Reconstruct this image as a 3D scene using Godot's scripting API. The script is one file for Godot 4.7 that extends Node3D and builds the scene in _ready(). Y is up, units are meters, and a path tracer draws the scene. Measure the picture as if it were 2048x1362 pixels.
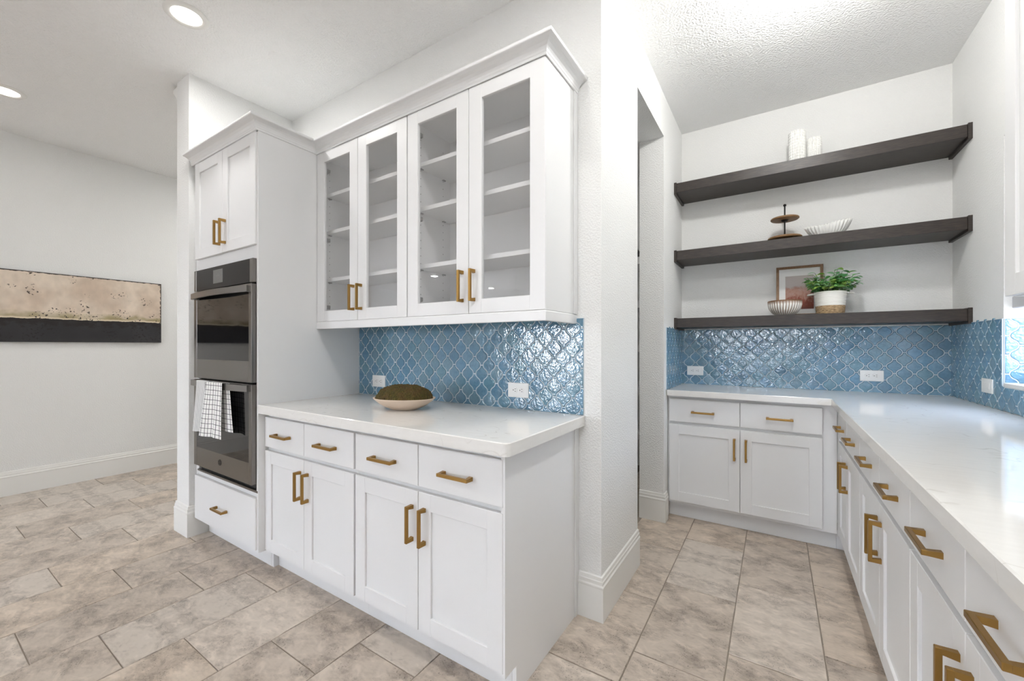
extends Node3D

# ---------------------------------------------------------------- palette
var M := {}
var rng := RandomNumberGenerator.new()
var handle_long: ArrayMesh
# light levels: sky, sunlit ground outside, and the ceiling cans
const E_SKY := 4.5
const E_GROUND := 3.0
const E_OVEN := 0.8
const E_LEFT := 0.15
const E_HUTCH := 0.35
const E_NOOK := 0.64
const E_AISLE := 1.5
const E_BACK := 1.1
const E_HALL := 1.55
const E_PANTRY := 0.6
const E_LIVING := 0.9
const LAMP_WHITE := Color(1.0, 0.998, 0.99)
const EXPOSURE := 1.16
const CEIL := 2.995
const CT := 0.915          # hutch worktop height
const NT := 0.921          # nook worktop height

func _ready():
	rng.seed = 41
	# ---- camera
	var cam := Camera3D.new()
	cam.name = "camera"
	cam.projection = Camera3D.PROJECTION_FRUSTUM
	cam.keep_aspect = Camera3D.KEEP_HEIGHT
	cam.near = 0.05
	cam.far = 60.0
	cam.size = 2.0 * 0.05 * 681.0 / 816.4
	cam.frustum_offset = Vector2(0, 0.05 * -(681.0 - 691.6) / 816.4)
	cam.position = Vector3(0.7623, 1.2343, 1.7537)
	cam.rotation_degrees = Vector3(0, 32.844, 0)
	cam.current = true
	add_child(cam)
	# ---- sky and exposure
	var env := Environment.new()
	var sky := Sky.new()
	var sm := ProceduralSkyMaterial.new()
	sm.sky_top_color = Color(0.70, 0.77, 0.89)
	sm.sky_horizon_color = Color(0.92, 0.94, 0.97)
	sm.ground_bottom_color = Color(0.80, 0.79, 0.78)
	sm.ground_horizon_color = Color(0.88, 0.88, 0.87)
	sm.sky_energy_multiplier = E_SKY
	sm.ground_energy_multiplier = E_GROUND
	sky.sky_material = sm
	env.background_mode = Environment.BG_SKY
	env.sky = sky
	env.tonemap_mode = Environment.TONE_MAPPER_LINEAR
	env.tonemap_exposure = EXPOSURE
	env.sdfgi_enabled = true
	env.ssao_enabled = true
	env.ssil_enabled = true
	var we := WorldEnvironment.new()
	we.name = "environment"
	we.environment = env
	add_child(we)
	materials()
	handle_long = pull_mesh(0.144)
	# ---- ceiling cans (each a fitting and its light)
	can(Vector2(-1.872, 0.868), E_OVEN, "round recessed downlight nearest the oven cabinet, seen whole")
	can(Vector2(-3.70, 1.285), E_LEFT, "round recessed downlight cut by the left picture edge")
	can(Vector2(0.0, 0.868), E_HUTCH, "round recessed downlight in front of the glass-door cabinets")
	flush_light(Vector2(0.9, -0.5), E_NOOK)
	can(Vector2(0.85, 1.15), E_AISLE, "round recessed downlight over the aisle beside the right-hand counter")
	can(Vector2(-0.2, 3.0), E_BACK, "round recessed downlight over the kitchen behind the viewer")
	can(Vector2(-2.96, 3.4), E_BACK, "round recessed downlight over the kitchen in line with the painting")
	can(Vector2(-3.6, -0.75), E_HALL, "round recessed downlight in the hall behind the oven cabinet")
	can(Vector2(-1.0, -1.3), E_PANTRY, "round recessed downlight inside the pantry")
	can(Vector2(-6.43, 6.40), E_LIVING, "round recessed downlight in the living room, nearer the kitchen")
	can(Vector2(-6.49, 8.90), E_LIVING, "round recessed downlight in the living room by the far glass door")
	can(Vector2(-1.6, 6.40), E_LIVING, "round recessed downlight in the middle of the open room")
	shell()
	floor_tiles()
	backsplashes()
	hutch()
	oven_wall()
	nook()
	shelves_and_decor()
	small_fittings()
	painting()
	ceiling_fan(Vector3(-4.72, CEIL, 7.5))

# ================================================================ helpers
func srgb(r: float, g: float, b: float) -> Color:
	return Color(r / 255.0, g / 255.0, b / 255.0)

func mat(c: Color, rough := 0.6, metal := 0.0) -> StandardMaterial3D:
	var m := StandardMaterial3D.new()
	m.albedo_color = c
	m.roughness = rough
	m.metallic = metal
	return m

func noise_tex(freq: float, size := 512, octaves := 3, as_normal := 0.0, ramp: Gradient = null, sd := 1) -> NoiseTexture2D:
	var n := FastNoiseLite.new()
	n.seed = sd
	n.noise_type = FastNoiseLite.TYPE_SIMPLEX_SMOOTH
	n.frequency = freq
	n.fractal_octaves = octaves
	var t := NoiseTexture2D.new()
	t.width = size
	t.height = size
	t.seamless = true
	t.noise = n
	if as_normal > 0.0:
		t.as_normal_map = true
		t.bump_strength = as_normal
	if ramp:
		t.color_ramp = ramp
	return t

func grad(stops: Array) -> Gradient:
	var g := Gradient.new()
	var o := PackedFloat32Array()
	var c := PackedColorArray()
	for s in stops:
		o.append(s[0])
		c.append(s[1])
	g.offsets = o
	g.colors = c
	return g

func tri_map(m: StandardMaterial3D, sc: Vector3, _world := true) -> StandardMaterial3D:
	m.uv1_scale = sc
	return m

func with_normal(m: StandardMaterial3D, t: Texture2D, s: float) -> StandardMaterial3D:
	m.normal_enabled = true
	m.normal_texture = t
	m.normal_scale = s
	return m

func new_st(smooth := false) -> SurfaceTool:
	var st := SurfaceTool.new()
	st.begin(Mesh.PRIMITIVE_TRIANGLES)
	st.set_smooth_group(0 if smooth else -1)
	return st

func tri(st: SurfaceTool, a: Vector3, b: Vector3, c: Vector3, out: Vector3):
	var n := (b - a).cross(c - a)
	if n.length_squared() < 1e-16:
		return
	var m := n.abs()
	var ax := 0 if m.x > m.y and m.x > m.z else (1 if m.y > m.z else 2)
	for p in ([a, c, b] if n.dot(out) > 0.0 else [a, b, c]):
		# metric texture coordinates on the face's own plane
		st.set_uv(Vector2(p.z, p.y) if ax == 0 else (Vector2(p.x, p.z) if ax == 1 else Vector2(p.x, p.y)))
		st.add_vertex(p)

func quad(st: SurfaceTool, a: Vector3, b: Vector3, c: Vector3, d: Vector3, out: Vector3):
	tri(st, a, b, c, out)
	tri(st, a, c, d, out)

func quad_uv(st: SurfaceTool, p: Array, uv: Array, out: Vector3):
	for k in [[0, 1, 2], [0, 2, 3]]:
		var n: Vector3 = (p[k[1]] - p[k[0]]).cross(p[k[2]] - p[k[0]])
		var o = [k[0], k[2], k[1]] if n.dot(out) > 0.0 else k
		for i in o:
			st.set_uv(uv[i])
			st.add_vertex(p[i])

func commit(st: SurfaceTool) -> ArrayMesh:
	st.generate_normals()
	return st.commit()

func put(called: String, mesh: Mesh, m: Material, parent: Node = self, at := Transform3D()) -> MeshInstance3D:
	var o := MeshInstance3D.new()
	o.name = called
	o.mesh = mesh
	o.material_override = m
	o.transform = at
	o.cast_shadow = GeometryInstance3D.SHADOW_CASTING_SETTING_ON
	parent.add_child(o, true)
	return o

func build(st: SurfaceTool, called: String, m: Material, parent: Node = self) -> MeshInstance3D:
	return put(called, commit(st), m, parent)

func thing(called: String, label: String, category: String, at := Transform3D(), group := "") -> Node3D:
	var o := Node3D.new()
	o.name = called
	o.transform = at
	add_child(o, true)
	tag(o, label, category, group)
	return o

func tag(o: Node, label: String, category: String, group := ""):
	o.set_meta("label", label)
	o.set_meta("category", category)
	if group != "":
		o.set_meta("group", group)

func struct(o: Node, label: String, category: String):
	tag(o, label, category)
	o.set_meta("kind", "structure")

# chamfered box
func bx(st: SurfaceTool, lo: Vector3, hi: Vector3, c := 0.0):
	var m := (lo + hi) * 0.5
	var h := (hi - lo) * 0.5
	c = minf(c, minf(h.x, minf(h.y, h.z)) * 0.9)
	var ax := [Vector3.RIGHT, Vector3.UP, Vector3.BACK]
	for i in 3:
		var u: Vector3 = ax[(i + 1) % 3]
		var v: Vector3 = ax[(i + 2) % 3]
		var hu: float = h[(i + 1) % 3] - c
		var hv: float = h[(i + 2) % 3] - c
		for s in [-1.0, 1.0]:
			var n: Vector3 = ax[i] * s
			var f: Vector3 = m + n * h[i]
			quad(st, f - u * hu - v * hv, f + u * hu - v * hv, f + u * hu + v * hv, f - u * hu + v * hv, n)
	if c <= 0.0:
		return
	for i in 3:
		var j := (i + 1) % 3
		var k := (i + 2) % 3
		for sj in [-1.0, 1.0]:
			for sk in [-1.0, 1.0]:
				var out: Vector3 = ax[j] * sj + ax[k] * sk
				var a: Vector3 = m + ax[j] * sj * h[j] + ax[k] * sk * (h[k] - c)
				var b: Vector3 = m + ax[j] * sj * (h[j] - c) + ax[k] * sk * h[k]
				var e: Vector3 = ax[i] * (h[i] - c)
				quad(st, a - e, a + e, b + e, b - e, out)
	for sx in [-1.0, 1.0]:
		for sy in [-1.0, 1.0]:
			for sz in [-1.0, 1.0]:
				var s := Vector3(sx, sy, sz)
				var a := m + Vector3(sx * h.x, sy * (h.y - c), sz * (h.z - c))
				var b := m + Vector3(sx * (h.x - c), sy * h.y, sz * (h.z - c))
				var d := m + Vector3(sx * (h.x - c), sy * (h.y - c), sz * h.z)
				tri(st, a, b, d, s)

func box_obj(called: String, lo: Vector3, hi: Vector3, m: Material, parent: Node = self, c := 0.0015) -> MeshInstance3D:
	var st := new_st()
	bx(st, lo, hi, c)
	return build(st, called, m, parent)

# eight-cornered solid: four points of one end, four of the other, same order
func hexa(st: SurfaceTool, a: Array, b: Array):
	var m := Vector3.ZERO
	for p in a + b:
		m += p / 8.0
	for f in [[a[0], a[1], a[2], a[3]], [b[0], b[1], b[2], b[3]]]:
		quad(st, f[0], f[1], f[2], f[3], (f[0] + f[2]) * 0.5 - m)
	for i in 4:
		var j := (i + 1) % 4
		quad(st, a[i], a[j], b[j], b[i], (a[i] + b[j]) * 0.5 - m)

func on_axis(axis: int, p: Vector2, t: float) -> Vector3:
	match axis:
		0: return Vector3(t, p.y, p.x)
		1: return Vector3(p.x, t, p.y)
	return Vector3(p.x, p.y, t)

# polygon extruded along an axis (0: polygon in z,y; 1: polygon in x,z; 2: polygon in x,y)
func extr(st: SurfaceTool, poly: PackedVector2Array, axis: int, a: float, b: float):
	var n := [Vector3.RIGHT, Vector3.UP, Vector3.BACK][axis] as Vector3
	var ids := Geometry2D.triangulate_polygon(poly)
	for i in range(0, ids.size(), 3):
		tri(st, on_axis(axis, poly[ids[i]], b), on_axis(axis, poly[ids[i + 1]], b), on_axis(axis, poly[ids[i + 2]], b), n)
		tri(st, on_axis(axis, poly[ids[i]], a), on_axis(axis, poly[ids[i + 1]], a), on_axis(axis, poly[ids[i + 2]], a), -n)
	var cw := Geometry2D.is_polygon_clockwise(poly)
	for i in poly.size():
		var p := poly[i]
		var q := poly[(i + 1) % poly.size()]
		var d := q - p
		var o2 := Vector2(-d.y, d.x) if cw else Vector2(d.y, -d.x)
		quad(st, on_axis(axis, p, a), on_axis(axis, q, a), on_axis(axis, q, b), on_axis(axis, p, b), on_axis(axis, o2, 0.0))

# profile [(r, y)] bottom to top outside (then down inside) turned round the y axis; wob(angle, i) scales r
func lathe(st: SurfaceTool, prof: Array, seg: int, c: Vector3, wob = null, col = null):
	for i in prof.size() - 1:
		var p: Vector2 = prof[i]
		var q: Vector2 = prof[i + 1]
		var nn := Vector2(q.y - p.y, -(q.x - p.x))
		for k in seg:
			var a0 := TAU * k / seg
			var a1 := TAU * (k + 1) / seg
			var w := [1.0, 1.0, 1.0, 1.0]
			if wob != null:
				w = [wob.call(a0, i), wob.call(a1, i), wob.call(a1, i + 1), wob.call(a0, i + 1)]
			var v := [
				c + Vector3(cos(a0) * p.x * w[0], p.y, sin(a0) * p.x * w[0]), c + Vector3(cos(a1) * p.x * w[1], p.y, sin(a1) * p.x * w[1]),
				c + Vector3(cos(a1) * q.x * w[2], q.y, sin(a1) * q.x * w[2]), c + Vector3(cos(a0) * q.x * w[3], q.y, sin(a0) * q.x * w[3])]
			var am := (a0 + a1) * 0.5
			var out := Vector3(cos(am) * nn.x, nn.y, sin(am) * nn.x)
			if col != null:
				var cs := [col.call(a0, i), col.call(a1, i), col.call(a1, i + 1), col.call(a0, i + 1)]
				for t in [[0, 1, 2], [0, 2, 3]]:
					var n: Vector3 = (v[t[1]] - v[t[0]]).cross(v[t[2]] - v[t[0]])
					if n.length_squared() < 1e-18:
						continue
					var o = [t[0], t[2], t[1]] if n.dot(out) > 0.0 else t
					for e in o:
						st.set_color(cs[e])
						st.add_vertex(v[e])
			else:
				quad(st, v[0], v[1], v[2], v[3], out)

# profile [(out, y)] swept along an xz path, mitred; side +1 puts "out" to the right of travel
func sweep(st: SurfaceTool, prof: Array, path: Array, side := 1.0):
	var n := path.size()
	var offs := []
	for i in n:
		var d0: Vector2 = (path[i] - path[i - 1]).normalized() if i > 0 else (path[1] - path[0]).normalized()
		var d1: Vector2 = (path[i + 1] - path[i]).normalized() if i < n - 1 else d0
		var n0 := Vector2(-d0.y, d0.x) * side
		var n1 := Vector2(-d1.y, d1.x) * side
		var m := (n0 + n1).normalized()
		offs.append(m / maxf(m.dot(n0), 0.2))
	for i in n - 1:
		var d: Vector2 = (path[i + 1] - path[i]).normalized()
		var nn := Vector2(-d.y, d.x) * side
		for k in prof.size() - 1:
			var p: Vector2 = prof[k]
			var q: Vector2 = prof[k + 1]
			var f := func(j: int, r: Vector2) -> Vector3:
				var g: Vector2 = path[j] + offs[j] * r.x
				return Vector3(g.x, r.y, g.y)
			var on := Vector2(q.y - p.y, -(q.x - p.x))
			quad(st, f.call(i, p), f.call(i + 1, p), f.call(i + 1, q), f.call(i, q), Vector3(nn.x * on.x, on.y, nn.y * on.x))
	var poly := PackedVector2Array()
	for p in prof:
		poly.append(p)
	var ids := Geometry2D.triangulate_polygon(poly)
	for e in [0, n - 1]:
		var d: Vector2 = (path[1] - path[0]) if e == 0 else (path[n - 2] - path[n - 1])
		for i in range(0, ids.size(), 3):
			var v := []
			for j in 3:
				var g: Vector2 = path[e] + offs[e] * poly[ids[i + j]].x
				v.append(Vector3(g.x, poly[ids[i + j]].y, g.y))
			tri(st, v[0], v[1], v[2], Vector3(-d.x, 0, -d.y))

func tube(st: SurfaceTool, pts: Array, r: float, seg := 10):
	for i in pts.size() - 1:
		var a: Vector3 = pts[i]
		var b: Vector3 = pts[i + 1]
		var d := (b - a).normalized()
		var u := d.cross(Vector3.UP if absf(d.y) < 0.9 else Vector3.RIGHT).normalized()
		var v := d.cross(u)
		for k in seg:
			var o0 := (u * cos(TAU * k / seg) + v * sin(TAU * k / seg)) * r
			var o1 := (u * cos(TAU * (k + 1) / seg) + v * sin(TAU * (k + 1) / seg)) * r
			quad(st, a + o0, a + o1, b + o1, b + o0, o0 + o1)
			tri(st, a, a + o0, a + o1, -d)
			tri(st, b, b + o0, b + o1, d)

func ball(st: SurfaceTool, c: Vector3, r: Vector3, seg := 16):
	var prof := []
	for i in seg / 2 + 1:
		var t: float = -PI / 2 + PI * i / (seg / 2)
		prof.append(Vector2(cos(t), sin(t)))
	for i in prof.size() - 1:
		for k in seg:
			var a0 := TAU * k / seg
			var a1 := TAU * (k + 1) / seg
			var f := func(a: float, p: Vector2) -> Vector3: return c + Vector3(cos(a) * p.x * r.x, p.y * r.y, sin(a) * p.x * r.z)
			var v0: Vector3 = f.call(a0, prof[i])
			var v1: Vector3 = f.call(a1, prof[i])
			var v2: Vector3 = f.call(a1, prof[i + 1])
			var v3: Vector3 = f.call(a0, prof[i + 1])
			quad(st, v0, v1, v2, v3, (v0 + v2) * 0.5 - c)

# ================================================================ materials
func materials():
	var peel := noise_tex(0.13, 512, 2, 6.0, null, 3)
	M.wall = with_normal(tri_map(mat(srgb(236, 236, 234), 0.85), Vector3.ONE * 1.3), peel, 0.2)
	M.ceiling = with_normal(tri_map(mat(srgb(245, 245, 244), 0.9), Vector3.ONE * 1.0), peel, 0.3)
	M.trim = mat(srgb(236, 235, 231), 0.4)
	M.paint = mat(srgb(233, 233, 233), 0.38)
	M.inner = mat(srgb(232, 232, 232), 0.5)
	M.grey = mat(srgb(120, 120, 118), 0.4, 0.6)
	M.dark = mat(srgb(24, 23, 22), 0.6)
	M.slot = mat(srgb(60, 58, 56), 0.6)
	M.plastic = mat(srgb(240, 240, 238), 0.35)
	M.brass = mat(srgb(158, 124, 70), 0.34, 1.0)
	M.steel = mat(srgb(128, 124, 120), 0.3, 1.0)
	M.steel.roughness = 0.28
	M.blackglass = mat(srgb(17, 17, 18), 0.04)
	M.blackglass.metallic_specular = 0.55
	M.panelglass = mat(srgb(40, 38, 37), 0.2)
	M.panelglass.metallic_specular = 0.25
	M.display = mat(srgb(104, 103, 101), 0.3)
	M.glass = mat(Color(1, 1, 1, 0.06), 0.02)
	M.glass.transparency = BaseMaterial3D.TRANSPARENCY_ALPHA
	M.tinted = mat(Color(0.85, 0.88, 0.9, 0.28), 0.02)
	M.tinted.transparency = BaseMaterial3D.TRANSPARENCY_ALPHA
	M.lens = mat(Color(1, 1, 1), 0.5)
	M.lens.emission_enabled = true
	M.lens.emission = Color(1.0, 0.97, 0.92)
	M.lens.emission_energy_multiplier = 3.0
	M.grout = mat(srgb(196, 208, 216), 0.8)
	M.floor_grout = mat(srgb(146, 136, 124), 0.9)
	# glazed wall tile, several firings
	M.tiles = []
	var ripple := noise_tex(0.02, 512, 2, 10.0, null, 9)
	var tone := noise_tex(0.012, 512, 4, 0.0, grad([[0.0, Color(0.82, 0.84, 0.86)], [0.5, Color(0.95, 0.95, 0.95)], [1.0, Color(1, 1, 1)]]), 10)
	for c in [[104, 146, 172], [96, 140, 167], [110, 151, 176], [100, 144, 166], [92, 135, 162], [112, 149, 169], [98, 143, 173], [104, 147, 167]]:
		var m: StandardMaterial3D = tri_map(mat(srgb(c[0], c[1], c[2]), 0.07), Vector3.ONE * 6.0)
		m.albedo_texture = tone
		m.metallic_specular = 0.71
		with_normal(m, ripple, 0.2)
		m.uv1_offset = Vector3(0.37 * M.tiles.size(), 0.61 * M.tiles.size(), 0)
		M.tiles.append(m)
	# quartz worktop
	var q := tri_map(mat(srgb(236, 234, 230), 0.07), Vector3.ONE * 0.9)
	q.albedo_texture = ImageTexture.create_from_image(quartz_image())
	M.quartz = q
	# dark stained wood
	var wd := tri_map(mat(srgb(255, 255, 255), 0.42), Vector3(0.9, 9, 9))
	wd.albedo_texture = noise_tex(0.03, 512, 5, 0.0, grad([[0.0, srgb(36, 30, 27)], [0.45, srgb(50, 43, 39)], [0.7, srgb(58, 50, 45)], [1.0, srgb(74, 63, 55)]]), 12)
	M.walnut = wd
	M.disc = tri_map(mat(srgb(255, 255, 255), 0.5), Vector3(3, 30, 30))
	M.disc.albedo_texture = noise_tex(0.03, 256, 4, 0.0, grad([[0.0, srgb(112, 82, 50)], [1.0, srgb(158, 122, 82)]]), 13)
	M.oak = tri_map(mat(srgb(255, 255, 255), 0.5), Vector3(20, 3, 20))
	M.oak.albedo_texture = noise_tex(0.03, 256, 4, 0.0, grad([[0.0, srgb(118, 88, 62)], [1.0, srgb(160, 126, 94)]]), 14)
	M.ceramic = mat(srgb(238, 238, 234), 0.35)
	M.clay = with_normal(tri_map(mat(srgb(214, 194, 174), 0.7), Vector3.ONE * 3), noise_tex(0.05, 256, 3, 2.0, null, 15), 0.3)
	M.black_metal = mat(srgb(32, 30, 29), 0.45, 0.4)
	M.vertex = mat(Color(1, 1, 1), 0.35)
	M.vertex.vertex_color_use_as_albedo = true
	M.vertex_matte = mat(Color(1, 1, 1), 0.95)
	M.vertex_matte.vertex_color_use_as_albedo = true
	# floor tile: a few slabs of mottled stone, each its own cut
	M.floor = []
	var stone := ImageTexture.create_from_image(stone_image())
	var tints := [[255, 255, 255], [246, 244, 242], [240, 238, 236], [252, 248, 243], [248, 249, 250]]
	for i in 5:
		var m := tri_map(mat(srgb(tints[i][0], tints[i][1], tints[i][2]), 0.36), Vector3.ONE * 0.8, false)
		m.albedo_texture = stone
		m.uv1_offset = Vector3(0.37 * i, 0.11 * i, 0.23 * i + 0.1 * i * i)
		M.floor.append(m)

func fbm(freq: float, oct: int, sd: int) -> FastNoiseLite:
	var n := FastNoiseLite.new()
	n.seed = sd
	n.noise_type = FastNoiseLite.TYPE_SIMPLEX_SMOOTH
	n.frequency = freq
	n.fractal_octaves = oct
	return n

func stone_image() -> Image:
	var s := 1024
	var im := Image.create_empty(s, s, false, Image.FORMAT_RGB8)
	var big := fbm(0.005, 3, 21)
	var streak := fbm(0.016, 4, 22)
	var fine := fbm(0.06, 3, 23)
	var vein := fbm(0.014, 4, 25)
	var pit := fbm(0.12, 2, 24)
	var a := Vector3(210, 198, 185)
	var b := Vector3(181, 169, 157)
	for y in s:
		for x in s:
			# mirror across the middle so that the picture repeats without a seam
			var u := absf(float(x) - s * 0.5)
			var v := absf(float(y) - s * 0.5)
			var cloud := big.get_noise_2d(u, v * 1.5)
			var wx := u + cloud * 40.0
			var wy := v + big.get_noise_2d(u * 1.7 + 300.0, v) * 26.0
			var st := streak.get_noise_2d(wx * 0.9, wy * 1.55)
			var f := fine.get_noise_2d(u * 0.6, v * 1.3)
			var thin := 1.0 - smoothstep(0.0, 0.055, absf(vein.get_noise_2d(wx, wy * 1.4)))
			var c := a.lerp(b, smoothstep(-0.55, 0.75, cloud * 1.0 + st * 0.55 + f * 0.45))
			c *= 1.0 - 0.10 * smoothstep(0.12, 0.55, st) * smoothstep(-0.1, 0.35, cloud)
			c *= 1.0 - 0.09 * thin * smoothstep(-0.15, 0.3, st + cloud)
			c *= 1.0 + 0.05 * smoothstep(0.15, 0.6, -st)
			var p := pit.get_noise_2d(u, v)
			c *= 1.0 - 0.34 * smoothstep(0.46, 0.66, p) * smoothstep(0.0, 0.35, cloud + 0.1)
			im.set_pixel(x, y, Color(c.x / 255.0, c.y / 255.0, c.z / 255.0))
	return im

func quartz_image() -> Image:
	var s := 768
	var im := Image.create_empty(s, s, false, Image.FORMAT_RGB8)
	var warp := fbm(0.004, 3, 31)
	var line := fbm(0.0035, 3, 32)
	var fine := fbm(0.03, 3, 33)
	for y in s:
		for x in s:
			var u := absf(float(x) - s * 0.5)
			var v := absf(float(y) - s * 0.5)
			var n := line.get_noise_2d(u + warp.get_noise_2d(u, v) * 120.0, v + warp.get_noise_2d(v + 500.0, u) * 120.0)
			var vein := clampf(1.0 - absf(n) * 34.0, 0.0, 1.0) * clampf(warp.get_noise_2d(u * 2.0, v * 2.0) * 2.0 + 0.3, 0.0, 1.0)
			var g := 1.0 - vein * 0.10 + fine.get_noise_2d(u * 0.5, v * 2.0) * 0.012 - 0.012
			im.set_pixel(x, y, Color(g, g * (1.0 - vein * 0.01), g * (1.0 - vein * 0.02)))
	return im

# ================================================================ lamps
func can(p: Vector2, energy: float, label: String):
	var t := thing("recessed_light", label, "ceiling light", Transform3D(Basis(), Vector3(p.x, CEIL, p.y)), "recessed ceiling lights")
	var st := new_st(true)
	lathe(st, [Vector2(0.068, -0.006), Vector2(0.074, -0.0115), Vector2(0.090, -0.010), Vector2(0.0985, -0.003), Vector2(0.0985, -0.0002)], 48, Vector3.ZERO)
	build(st, "trim_ring", M.trim, t)
	st = new_st(true)
	lathe(st, [Vector2(0.0, -0.0095), Vector2(0.045, -0.009), Vector2(0.0675, -0.0065), Vector2(0.0675, -0.001)], 40, Vector3.ZERO)
	build(st, "lens", M.lens, t)
	var l := AreaLight3D.new()
	l.name = "lamp"
	l.area_size = Vector2(0.12, 0.12)
	l.light_energy = energy
	l.light_color = LAMP_WHITE
	l.area_range = 30.0
	l.area_attenuation = 2.0
	l.shadow_enabled = true
	l.position = Vector3(0, -0.014, 0)
	l.rotation_degrees = Vector3(-90, 0, 0)
	t.add_child(l, true)

func flush_light(p: Vector2, energy: float):
	var t := thing("flush_light", "white drum ceiling light over the nook floor", "ceiling light", Transform3D(Basis(), Vector3(p.x, CEIL, p.y)))
	var st := new_st(true)
	lathe(st, [Vector2(0.0, -0.012), Vector2(0.085, -0.012), Vector2(0.09, -0.008), Vector2(0.09, -0.0003)], 40, Vector3.ZERO)
	build(st, "base", M.trim, t)
	st = new_st(true)
	lathe(st, [Vector2(0.0, -0.135), Vector2(0.10, -0.131), Vector2(0.125, -0.118), Vector2(0.13, -0.10), Vector2(0.13, -0.035), Vector2(0.12, -0.022), Vector2(0.088, -0.0125), Vector2(0.0, -0.0125)], 40, Vector3.ZERO)
	build(st, "lamp_shade", M.lens, t)
	var l := OmniLight3D.new()
	l.name = "lamp"
	l.light_energy = energy
	l.light_color = LAMP_WHITE
	l.light_size = 0.05
	l.omni_range = 30.0
	l.omni_attenuation = 2.0
	l.shadow_enabled = true
	l.position = Vector3(0, -0.085, 0)
	t.add_child(l, true)

# ================================================================ room shell
func wall(called: String, boxes: Array, label: String, m: Material = null) -> MeshInstance3D:
	var st := new_st()
	for b in boxes:
		bx(st, b[0], b[1], 0.0)
	var o := build(st, called, m if m else M.wall)
	struct(o, label, "wall")
	return o

var W := {}

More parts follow.
